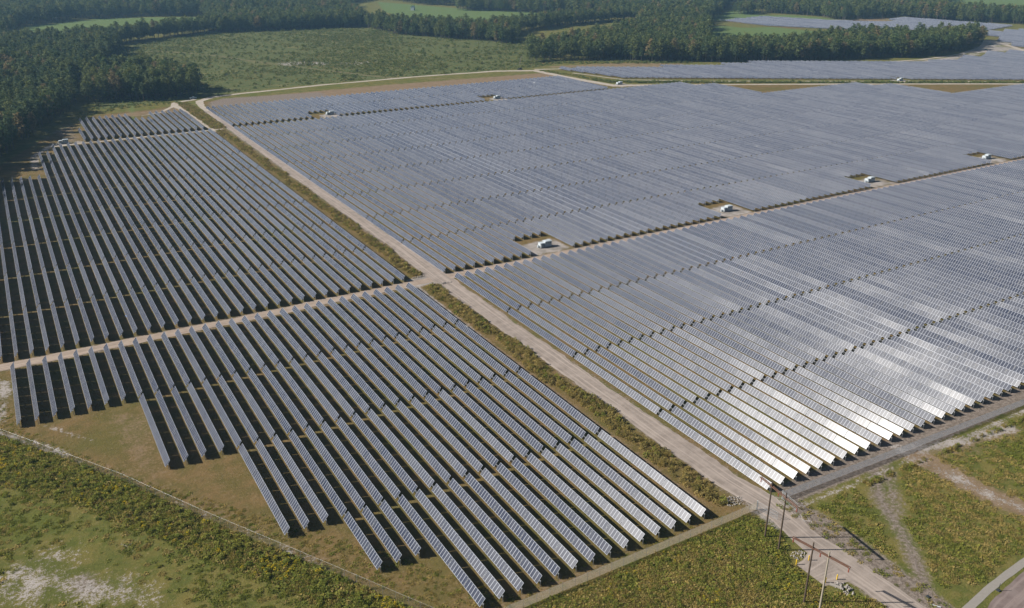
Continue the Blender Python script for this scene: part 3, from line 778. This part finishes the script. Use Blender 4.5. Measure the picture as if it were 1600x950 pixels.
# marker posts and small things at the lower right
def marker(px, h, label, mat, r=0.06):
    root = empty('marker_post', (*P(*px), 0)); t = MB(); t.tube((0, 0, 0), (0, 0, h), r, r * 0.8, 8); t.build('post', mat, root)
    t = MB(); t.box(-0.35, 0.35, -0.35, 0.35, 0, 0.22); t.build('base', M['dark'], root); tag(root, label, 'post')
marker((1560, 923), 1.8, 'dark marker post standing on the bare dirt lot beyond the concrete road', M['dark'], 0.07)
marker((1450, 933), 1.3, 'thin dark marker post at the edge of the grass beside the entrance road', M['dark'], 0.04)
t = MB(); t.tube((-0.9, 0, 0.1), (0.9, 0, 0.1), 0.09, n=10); o = t.build('plastic_pipe', M['white'], None); o.location = (*P(1462, 947), 0); o.rotation_euler = (0, 0, -1.0)
tag(o, 'short white plastic pipe lying on the bare soil at the bottom edge', 'pipe')

def truck(px, rz, label, body):
    root = empty('pickup_truck', (*P(*px), 0), rz)
    b = MB(); b.box(-2.7, 2.7, -0.95, 0.95, 0.55, 1.1); b.box(-2.7, -0.5, -0.95, -0.85, 1.1, 1.35); b.box(-2.7, -0.5, 0.85, 0.95, 1.1, 1.35); b.box(-2.7, -2.6, -0.85, 0.85, 1.1, 1.35)
    b.add([(-0.5, -.92, 1.1), (1.5, -.92, 1.1), (1.5, .92, 1.1), (-0.5, .92, 1.1), (-0.35, -.78, 1.85), (0.85, -.78, 1.85), (0.85, .78, 1.85), (-0.35, .78, 1.85)], [(4, 5, 6, 7), (0, 1, 5, 4), (1, 2, 6, 5), (2, 3, 7, 6), (3, 0, 4, 7)])
    b.build('body', body, root)
    g = MB(); g.add([(1.42, -.75, 1.18), (1.42, .75, 1.18), (0.93, .68, 1.78), (0.93, -.68, 1.78)], [(0, 1, 2, 3)]); g.build('windscreen', M['dark'], root)
    for sx in (-1.7, 1.7):
        for sy in (-0.85, 0.85):
            w = MB(); w.tube((sx, sy - 0.12, 0.38), (sx, sy + 0.12, 0.38), 0.38, n=14); w.build('wheel', M['dark'], root)
    tag(root, label, 'truck')
truck((812, 109), 0.2, 'dark pickup truck parked on the pale road junction at the clearing edge', M['dark'])
truck((302, 154.5), 0.1, 'white pickup truck parked by the road bend near the small wood', M['white'])

# farm buildings far away
def house(px, rz, w, d, h, label, name='barn'):
    root = empty(name, (*P(*px), 0), rz)
    b = MB(); b.box(-w / 2, w / 2, -d / 2, d / 2, 0, h); b.add([(-w / 2, -d / 2, h), (-w / 2, d / 2, h), (-w / 2, 0, h + d * .4)], [(0, 1, 2)]); b.add([(w / 2, -d / 2, h), (w / 2, d / 2, h), (w / 2, 0, h + d * .4)], [(0, 2, 1)])
    b.build('wall', M['white'], root)
    b = MB(); e = 0.4
    for s in (-1, 1):
        b.add([(-w / 2 - e, s * (d / 2 + e), h - e * .8), (w / 2 + e, s * (d / 2 + e), h - e * .8), (w / 2 + e, 0, h + d * .4 + .02), (-w / 2 - e, 0, h + d * .4 + .02),
               (-w / 2 - e, s * (d / 2 + e), h - e * .8 + .2), (w / 2 + e, s * (d / 2 + e), h - e * .8 + .2), (w / 2 + e, 0, h + d * .4 + .22), (-w / 2 - e, 0, h + d * .4 + .22)],
              [(3, 2, 1, 0), (4, 5, 6, 7), (0, 1, 5, 4), (1, 2, 6, 5), (2, 3, 7, 6), (3, 0, 4, 7)])
    b.build('roof', M['grey'], root)
    b = MB(); b.box(-0.8, 0.8, -d / 2 - .06, -d / 2 - .01, 0, 2.3); b.build('door', M['dark'], root)
    for s in (-1, 1):
        b = MB(); b.box(s * w * .3 - .6, s * w * .3 + .6, -d / 2 - .06, -d / 2 - .01, 1.2, 2.4); b.build('window', M['dark'], root)
    tag(root, label, 'building')
house((645, 16), 0.9, 9, 6, 5.5, 'tiny white farm building standing alone in the far green field')
house((1246, 11), 0.5, 16, 10, 6, 'white house showing between the far trees at upper right', 'farmhouse')

# ------------------------------------------------------------------ plants
def vnoise(x, y, s, seed):
    r = np.random.default_rng(seed); v = np.zeros(len(x))
    for k in range(6):
        a = r.uniform(0, 6.28); f = s * r.uniform(.6, 2.2); v += np.sin(x * f * math.cos(a) + y * f * math.sin(a) + r.uniform(0, 6.28))
    return v / 3.5
def leaf_quads(C, size, flat=0.45):
    n = len(C); a = rng.normal(size=(n, 3)); a[:, 2] *= flat; a /= np.linalg.norm(a, axis=1)[:, None]
    b = rng.normal(size=(n, 3)); b[:, 2] *= flat; b -= (b * a).sum(1)[:, None] * a; b /= np.linalg.norm(b, axis=1)[:, None]
    s = (size * rng.uniform(0.6, 1.3, n))[:, None]; t = s * rng.uniform(0.5, 0.9, n)[:, None]
    return np.stack([C - a * s - b * t * .6, C + a * s * .4 - b * t, C + a * s + b * t * .5, C - a * s * .3 + b * t], 1)

def tree_geo(kind, seed):
    """(trunk MB, crown quads) of a tree about 18 m tall"""
    r = random.Random(seed); H = r.uniform(16, 20); t = MB(); cl = []
    lean = Vector((r.uniform(-.5, .5), r.uniform(-.5, .5), 0))
    at = lambda z: lean * (z / H) ** 2 * 1.5 + Vector((0, 0, z))
    rad = lambda z: 0.24 * (1 - 0.85 * z / H)
    zs = [0, H * .25, H * .5, H * .75, H * .95]
    for a, b in zip(zs[:-1], zs[1:]): t.tube(at(a), at(b), rad(a), rad(b), 6)
    nl = 17 if kind == 'pine' else 19
    for k in range(nl):
        if kind == 'pine': z = H * (0.42 + 0.56 * k / nl) ; R = (H * 0.21) * (1.06 - ((z / H - .42) / .62) ** 1.4) * r.uniform(.6, 1.15); c = 0.85
        else: z = H * (0.28 + 0.66 * k / nl); q = (z / H - .28) / .68; R = H * 0.24 * math.sin(math.pi * min(0.97, 0.22 + 0.72 * q)) * r.uniform(.55, 1.15); c = 1.1
        a = k * 2.4 + r.uniform(-.5, .5); p0 = at(z - 0.6); p1 = at(z) + Vector((math.cos(a) * R, math.sin(a) * R, r.uniform(0.1, .9)))
        t.tube(p0, p1, rad(z) * .5, 0.03, 4)
        for f in (0.55, 0.95):
            cl.append((p0.lerp(p1, f) + Vector((0, 0, .3)), c * r.uniform(.75, 1.3)))
    cl.append((at(H), 0.8)); pts = []
    for c, s in cl:
        n = 16 if kind == 'pine' else 19
        pts.append(np.array(c)[None] + rng.normal(size=(n, 3)) * np.array([s * .72, s * .72, s * .45]))
    return t, leaf_quads(np.concatenate(pts), 0.46 if kind == 'pine' else 0.5)

tree_protos = []
for i in range(8):
    kind = 'pine' if i % 2 else 'broad'
    t, q = tree_geo(kind, 40 + i); lm = M['needle'] if kind == 'pine' else M['leaf']
    crown = quads_mesh('crown', q, lm); trunk = t.mesh('trunk', M['bark'])
    both = MB(); both.v = list(t.v); both.f = list(t.f); both.m = [1] * len(t.f)
    for quad in q: both.add(quad, [(0, 1, 2, 3)], 0)
    tree_protos.append((kind, trunk, crown, both.mesh('forest_tree', [lm, M['bark']])))

FORESTS = [
    ([(-330, 300), (-72, 300), (-22, 500), (-6, 567), (8, 630), (24, 693), (45, 745), (54, 775), (62, 850), (98, 1000), (120, 1074), (147, 1206), (-330, 1206)], 5.2, 'main'),
    (PP([(133, 163), (200, 160), (303, 151), (311, 141), (250, 123), (190, 118), (150, 124)]), 5.0, 'clump'),
    ([(-500, 1206), (147, 1206), (202, 1262), (276, 1297), (363, 1289), (428, 1284), (500, 1277), (560, 1480), (340, 1490), (300, 1400), (262, 1335), (200, 1292), (140, 1245), (-500, 1232)], 5.2, 'far'),
    ([(-600, 1232), (25, 1238), (36, 1400), (50, 1540), (137, 1640), (255, 1640), (330, 1600), (330, 1490), (560, 1480), (640, 1760), (760, 1900), (700, 2600), (-900, 2600), (-900, 1232)], 8.5, 'far'),
    (PP([(572, 44), (640, 57), (700, 61), (750, 64), (795, 69), (815, 50), (870, 43), (960, 34), (1010, 30), (1010, 26), (860, 37), (800, 46), (760, 51), (690, 48), (620, 44), (585, 40)]), 6.2, 'far'),
    (PP([(822, 98), (860, 98), (905, 95), (960, 93), (1000, 96), (1040, 97), (1090, 97.5), (1160, 97.5), (1270, 96.5), (1262, 80), (1180, 82), (1110, 82), (1108, 52), (1060, 46), (1000, 47), (950, 62), (900, 72), (830, 80)]), 5.6, 'mid'),
    (PP([(1262, 96.5), (1350, 92.5), (1460, 88), (1500, 80), (1537, 66), (1520, 62), (1440, 68), (1360, 66), (1290, 70), (1260, 78)]), 5.4, 'mid'),
    (PP([(1000, 47), (1060, 46), (1108, 50), (1100, 36), (1135, 12), (1140, 4), (1000, 4), (1000, 30)]), 7.0, 'far'),
    (PP([(712, 16.5), (780, 18), (850, 21), (930, 25), (1000, 30), (1000, 6), (860, 8), (720, 8)]), 8.0, 'far'),
    (PP([(600, 0), (600, -6), (1000, -8), (1480, -8), (1480, 4), (1140, 4), (1000, 0), (860, -1), (715, 10), (660, 8)]), 11.0, 'far'),
    (PP([(1188, 20.5), (1240, 23), (1278, 26), (1310, 32), (1390, 27.5), (1410, 28), (1480, 33), (1482, 10), (1400, 6), (1190, 8)]), 7.5, 'far'),
    (PP([(1410, 28), (1480, 33), (1600, 39), (1800, 46), (1800, 36), (1600, 29), (1480, 23)]), 7.0, 'far'),
    (PP([(1152, 23), (1174, 23), (1172, 17), (1154, 17)]), 6.5, 'far'),
]
pts = []
for poly, sp, fam in FORESTS:
    pa = np.array(poly); x0, y0 = pa.min(0); x1, y1 = pa.max(0)
    gx, gy = np.meshgrid(np.arange(x0, x1, sp), np.arange(y0, y1, sp * .9))
    gx = (gx + rng.uniform(-.45, .45, gx.shape) * sp).ravel(); gy = (gy + rng.uniform(-.45, .45, gy.shape) * sp).ravel()
    jx = vnoise(gx, gy, .10, 21) * 6; jy = vnoise(gx, gy, .10, 22) * 6
    ok = inside(gx + jx, gy + jy, poly)
    for x, y in zip(gx[ok], gy[ok]):
        u, v = project((x, y, 0.0))
        if fam == 'mid' and u < 915 and random.random() < 0.45: continue
        if fam == 'clump' and random.random() < 0.15: continue
        pts.append((x, y, fam, sp))
def tree_size(p):
    u, v = project((p[0], p[1], 9.0))
    if not (-5 < u < 1605 and -5 < v < 955): return 0
    return 1.0 / math.hypot(p[0], p[1])
pts.sort(key=lambda p: -tree_size(p))
TREE_LABEL = {'main': 'dark green tree in the dense shaded forest along the left edge', 'clump': 'green tree in the small wood standing before the clearing',
              'mid': 'green tree in the long belt of trees behind the far solar rows', 'far': 'green tree in a far belt of woods'}
TREE_GROUP = {'main': 'trees of the left forest', 'clump': 'trees of the small wood by the clearing', 'mid': 'trees of the belt behind the far rows', 'far': 'trees of the far woods'}
def fam_kind(fam): return int(rng.choice(8, p=[.07, .18, .07, .18, .07, .18, .07, .18] if fam == 'main' else [.16, .09] * 4))
for (x, y, fam, sp) in pts[:300]:
    kind, tr, cr, _ = tree_protos[fam_kind(fam)]
    r = empty('pine_tree' if kind == 'pine' else 'broadleaf_tree', (x, y, 0), random.uniform(0, 6.28)); s = random.choice((.62, .78, .88, .95, 1.02, 1.12)) * random.uniform(.92, 1.08); r.scale = (s, s, s * random.uniform(.92, 1.08))
    link('trunk', tr, r); link('crown', cr, r); tag(r, TREE_LABEL[fam], 'tree', TREE_GROUP[fam])

# instanced stuff through geometry nodes
def scatter(name, P3, rot, scl, idx, meshes, label, cat):
    pc = bpy.data.collections.new(name + '_kinds')
    for i, me in enumerate(meshes):
        pc.objects.link(bpy.data.objects.new(f'{name}_kind_{i:02d}', me))
    me = bpy.data.meshes.new(name); n = len(P3)
    me.vertices.add(n); me.vertices.foreach_set('co', np.asarray(P3, np.float32).reshape(-1))
    for nm, ty, dat in (('rot', 'FLOAT', rot), ('scl', 'FLOAT', scl), ('idx', 'INT', idx)):
        at = me.attributes.new(nm, ty, 'POINT'); at.data.foreach_set('value', np.asarray(dat, np.float32 if ty == 'FLOAT' else np.int32))
    for m in {mm for q in meshes for mm in q.materials}: me.materials.append(m)
    me.update(); o = link(name, me); tag(o, label, cat, None, 'stuff')
    g = bpy.data.node_groups.new(name, 'GeometryNodeTree')
    g.interface.new_socket('Geometry', in_out='INPUT', socket_type='NodeSocketGeometry'); g.interface.new_socket('Geometry', in_out='OUTPUT', socket_type='NodeSocketGeometry')
    nd = g.nodes.new; i_ = nd('NodeGroupInput'); o_ = nd('NodeGroupOutput'); ip = nd('GeometryNodeInstanceOnPoints'); ci = nd('GeometryNodeCollectionInfo')
    ci.inputs[0].default_value = pc; ci.inputs['Separate Children'].default_value = True; ci.inputs['Reset Children'].default_value = True
    def na(nm, ty):
        q = nd('GeometryNodeInputNamedAttribute'); q.data_type = ty; q.inputs[0].default_value = nm; return q.outputs[0]
    cx = nd('ShaderNodeCombineXYZ'); g.links.new(na('rot', 'FLOAT'), cx.inputs[2])
    er = nd('FunctionNodeEulerToRotation'); g.links.new(cx.outputs[0], er.inputs[0])
    ip.inputs['Pick Instance'].default_value = True
    g.links.new(i_.outputs[0], ip.inputs['Points']); g.links.new(ci.outputs[0], ip.inputs['Instance']); g.links.new(na('idx', 'INT'), ip.inputs['Instance Index'])
    g.links.new(er.outputs[0], ip.inputs['Rotation']); g.links.new(na('scl', 'FLOAT'), ip.inputs['Scale']); g.links.new(ip.outputs[0], o_.inputs[0])
    md = o.modifiers.new('scatter', 'NODES'); md.node_group = g
    return o

rest = pts[300:]
n = len(rest)
scatter('distant_forest', [(p[0], p[1], 0) for p in rest], rng.uniform(0, 6.28, n), [random.choice((.6, .75, .85, .95, 1.0, 1.08, 1.2)) * random.uniform(.9, 1.1) * (1 + max(0, p[3] - 6) * .10) for p in rest], [fam_kind(p[2]) for p in rest], [q[3] for q in tree_protos],
        'mass of dark green woods at the left edge and across the far distance', 'forest')

def clump(n, rx, h, size, mats, split=0.0, dome=True, flat=0.45):
    a = rng.uniform(0, 6.28, n); r = np.sqrt(rng.uniform(0, 1, n)); z = rng.uniform(0.08, 1, n) * (np.sqrt(np.maximum(0.05, 1 - r ** 2)) if dome else 1)
    C = np.stack([rx * r * np.cos(a), rx * r * np.sin(a), h * z], -1)
    mi = (z > (1 - split)).astype(int) if split else np.zeros(n, int)
    return quads_mesh('plant', leaf_quads(C, size, flat), mats, mi=mi)
def blades(n, rx, h, mats):
    a = rng.uniform(0, 6.28, n); r = rx * np.sqrt(rng.uniform(0, 1, n)); B = np.stack([r * np.cos(a), r * np.sin(a), np.zeros(n)], -1)
    t = rng.uniform(0, 6.28, n); w = 0.05; d = np.stack([np.cos(t) * w, np.sin(t) * w, 0 * t], -1)
    T = B + np.stack([rng.normal(0, .28, n) * h, rng.normal(0, .28, n) * h, h * rng.uniform(.6, 1.1, n)], -1)
    return quads_mesh('plant', np.stack([B - d, B + d, T + d * .4, T - d * .4], 1), mats)
GRASS = [blades(60, .8, .32, M['weed']), blades(60, .8, .36, M['dryweed']), clump(46, .85, .26, .15, M['weed'], 0, False, .35), clump(46, .8, .24, .15, M['dryweed'], 0, False, .35)]
WEEDS = [clump(90, .85, 1.3, .17, M['weed']), clump(90, .9, 1.1, .17, M['weed']), clump(80, .8, .9, .16, M['dryweed']), clump(90, .8, 1.1, .16, [M['weed'], M['gold']], 0.45)]
BRUSH = [clump(90, .95, 1.3, .17, M['brush']), clump(80, .9, 1.0, .16, M['dryweed']), clump(90, 1.0, 1.5, .18, M['weed']), blades(70, .8, 1.2, M['dryweed'])]
SCRUB = [clump(60, 1.2, 1.3, .34, M['scrub']), clump(60, 1.4, 1.6, .36, M['scrub']), clump(50, 1.2, .9, .3, M['dryweed']), clump(70, 1.6, 2.2, .4, M['scrub'])]

def sow(poly, dens, keep=None):
    pa = np.array(poly); x0, y0 = pa.min(0); x1, y1 = pa.max(0); n = int((x1 - x0) * (y1 - y0) * dens)
    x = rng.uniform(x0, x1, n); y = rng.uniform(y0, y1, n); ok = inside(x, y, poly)
    if keep is not None: ok &= keep(x, y)
    return x[ok], y[ok]
def plant(name, areas, meshes, probs, label, cat):
    """areas: (polygon, density, scale lo, scale hi, keep function, class probabilities)"""
    Pt = []; Sc = []; Ix = []
    for poly, dens, s0, s1, keep, pr in areas:
        x, y = sow(poly, dens, keep); n = len(x); Pt.append(np.stack([x, y, 0 * x], -1)); Sc.append(rng.uniform(s0, s1, n)); Ix.append(rng.choice(len(meshes), n, p=pr or probs))
    Pt = np.concatenate(Pt); scatter(name, Pt, rng.uniform(0, 6.28, len(Pt)), np.concatenate(Sc), np.concatenate(Ix), meshes, label, cat)

off_l = [(x - d * .86, y - d * .5) for d, (x, y) in ((0, FENCE_L[0]),) ]
belt = [(-60, 311), (-16.8, 236.8), (8, 198), (22.5, 171), (42, 138), (56, 112), (46, 112), (34, 137), (15, 167), (-1, 193), (-34, 232), (-70, 300)]
wild_ll = [(-90, 306), (-34, 234), (-1, 195), (15, 168.5), (34, 139), (46, 112), (40, 90), (-90, 130)]
patch = lambda x, y: vnoise(x, y, .10, 31) + .6 * vnoise(x, y, .4, 32) + rng.normal(0, .35, len(x)) > 0.05
ruts = [PP([(1355, 705), (1372, 780), (1415, 850), (1448, 930)]), PP([(1385, 700), (1392, 770), (1400, 800)]), PP([(1400, 700), (1470, 735), (1540, 770), (1620, 805)]), PP([(1420, 705), (1500, 690), (1580, 668)])]
bare = lambda x, y: np.maximum.reduce([line_mask(x, y, q, 6, 3) for q in ruts]) < .5
thin = lambda x, y: (vnoise(x, y, .12, 3) + rng.normal(0, .7, len(x)) > -0.3) & bare(x, y)
gold = lambda x, y: vnoise(x, y, .22, 9) > 0.45
nosand = lambda x, y: rng.uniform(0, 1, len(x)) > 1.5 * poly_mask(x, y, PP([(-80, 960), (20, 885), (70, 855), (130, 838), (170, 890), (215, 885), (265, 925), (275, 960)]), 9)
tri_r = [(57, 112), (128, 112.2), (129.3, 104), (123.5, 97), (123.2, 86), (129.5, 80), (129.5, 60), (57, 60)]
field_r = [(144, 107.5), (260, 105), (260, 76), (165, 74.2), (152, 72.6), (143.5, 76)]
plant('weeds', [(belt, .75, .4, 1.15, None, [.40, .30, .22, .08]), (belt, 1.0, .5, 1.0, gold, [.05, .05, .1, .8]), (tri_r, .42, .35, .8, None, [.36, .3, .28, .06]), (tri_r, .35, .4, .8, gold, [.3, .1, .1, .5]),
                (wild_ll, .03, .4, .8, nosand, [.5, .3, .15, .05])],
      WEEDS, None, 'tangled green weeds with yellow flowers along the fences in front', 'weeds')
plant('tall_grass', [(belt, 2.4, .9, 1.9, None, [.40, .2, .28, .12]), (wild_ll, .9, .45, 1.1, lambda x, y: nosand(x, y) & patch(x, y), [.46, .06, .44, .04]), (wild_ll, .55, .45, 1.1, lambda x, y: nosand(x, y) & ~patch(x, y), [.28, .26, .24, .22]), (tri_r, 2.6, .8, 1.7, patch, [.44, .12, .38, .06]), (tri_r, 2.6, .8, 1.7, lambda x, y: ~patch(x, y), [.22, .34, .20, .24]), ([(136.5, 112), (142.5, 111), (143.5, 95), (141.5, 72), (136.5, 70)], .35, .5, 1.1, None, [.3, .3, .2, .2]), (field_r, 1.9, .5, 1.3, lambda x, y: thin(x, y) & patch(x, y), [.44, .1, .40, .06]), (field_r, 1.7, .5, 1.2, lambda x, y: thin(x, y) & ~patch(x, y), [.14, .40, .14, .32]), ([(-55, 300), (-16, 238), (23, 173), (57, 114), (72, 114), (40, 160), (10, 200), (-11, 238), (-20, 278)], 1.1, .3, .8, None, [.2, .4, .15, .25]),
                     ([(60, 113.6), (128, 113.6), (120, 118), (60, 118)], .7, .25, .6, None, [.2, .4, .15, .25])],
      GRASS, None, 'rough green and straw-coloured grass in the fields around the fences', 'grass')
edge = lambda x, y: np.abs(x - 126.5 + .5 * vnoise(x, y, .12, 41)) < 2.5 + 1.5 * vnoise(x, y, .22, 4)
plant('roadside_brush', [([(122.5, 118), (131, 118), (131, 277), (122.5, 277)], 1.2, .45, 1.05, edge, [.36, .32, .12, .20]), ([(122.5, 289), (131.5, 289), (132.5, 611), (123.5, 611)], .9, .4, .95, lambda x, y: np.abs(x - 127.6 + .5 * vnoise(x, y, .12, 41)) < 2.4 + 1.4 * vnoise(x, y, .22, 4), [.38, .34, .10, .18]),
                         ([(123.5, 618), (134, 618), (133, 690), (131, 738), (123, 738)], .7, .4, .9, None, [.4, .26, .2, .14]), ([(144, 109), (330, 105), (330, 103.5), (144, 107)], .8, .3, .6, None, None) if False else ([(160, 108), (300, 105), (300, 104), (160, 106.6)], 1.0, .4, .8, None, [.3, .2, .4, .1])],
      BRUSH, None, 'strip of olive and brown brush along the left side of the main road', 'brush')
ditch = PP([(925, 125), (960, 127.2), (1000, 127.6), (1300, 128.4), (1800, 128.7), (1800, 130.2), (1300, 130.1), (1000, 129.6), (950, 129)])
ditch2 = PP([(845, 109), (900, 117), (960, 126.5), (950, 128), (890, 119), (840, 111)])
plant('scrub', [(CLEARCUT, .24, .22, .75, lambda x, y: (vnoise(x, y, .025, 8) + .7 * vnoise(x, y, .09, 18) + rng.normal(0, .6, len(x)) > .1) & (np.maximum(line_mask(x, y, PP([(170, 84), (250, 80), (330, 86), (420, 99), (600, 121), (745, 124)]), 8, 5), line_mask(x, y, PP([(180, 84), (260, 92), (330, 100), (420, 118)]), 5, 4)) < .5), [.36, .3, .24, .10]), (CLEARCUT, .004, .9, 1.6, None, [.3, .3, .0, .4]), (ditch, .35, .7, 1.2, None, [.5, .3, .1, .1]), (ditch2, .18, .4, .8, None, [.4, .3, .3, 0]),
                (PP([(820, 100), (1080, 99), (1080, 95), (820, 97)]), .12, .6, 1.2, None, [.4, .3, .2, .1]), (PP([(110, 186), (140, 168), (260, 158), (300, 160), (190, 170), (140, 182)]), .10, .4, .8, None, [.3, .3, .4, 0])],
      SCRUB, None, 'low green scrub over the clearing and along the far ditch', 'scrub')

# bare dead tree at the clearing edge
root = empty('dead_tree', (*P(812, 101), 0)); t = MB(); t.tube((0, 0, 0), (1.2, 0.3, 6), .28, .16, 8); t.tube((1.2, .3, 6), (3.5, 1, 9.5), .16, .05, 6); t.build('trunk', M['deadwood'], root)
t = MB()
for k in range(7):
    a = k * 1.3; z = 3.5 + k * .7; t.tube((z * .2, .1, z), (z * .2 + 2.4 * math.cos(a), 2.4 * math.sin(a), z + 1.5), .08, .02, 5)
t.build('branches', M['deadwood'], root); tag(root, 'bare grey dead tree leaning at the edge of the clearing', 'tree')
# blue sheet lying in the shadow between two left rows
n = 7; vs = []; fs = []
for i in range(n):
    for j in range(n): vs.append((i * .2 - .6, j * .3 - .9, .12 + .16 * math.sin(i * 1.3 + j) * math.cos(j * 1.1)))
for i in range(n - 1):
    for j in range(n - 1): q = i * n + j; fs.append((q, q + n, q + n + 1, q + 1))
mb = MB(); mb.add(vs, fs); o = mb.build('tarpaulin', simple('blue_tarp', (0.05, 0.16, 0.42), .5), None); o.location = (*P(199.5, 494), 0)
tag(o, 'small crumpled blue sheet lying in the shadow between two left rows', 'tarpaulin')

# ------------------------------------------------------------------ air
HAZE = 0.00008
hm = bpy.data.materials.new('hazy_air'); hm.use_nodes = True; t = hm.node_tree; t.nodes.clear()
ho = t.nodes.new('ShaderNodeOutputMaterial'); pv = t.nodes.new('ShaderNodeVolumePrincipled')
pv.inputs['Color'].default_value = (0.36, 0.66, 1.0, 1); pv.inputs['Density'].default_value = HAZE; pv.inputs['Anisotropy'].default_value = 0.1
t.links.new(pv.outputs[0], ho.inputs['Volume'])
mb = MB(); mb.box(-4300, 4300, -700, 5300, -1.0, 150); o = mb.build('haze', hm, None); tag(o, 'thin bluish haze hanging in the air over the whole site', 'haze', None, 'stuff')
print('tables', len(TABLES), 'trees', len(pts))
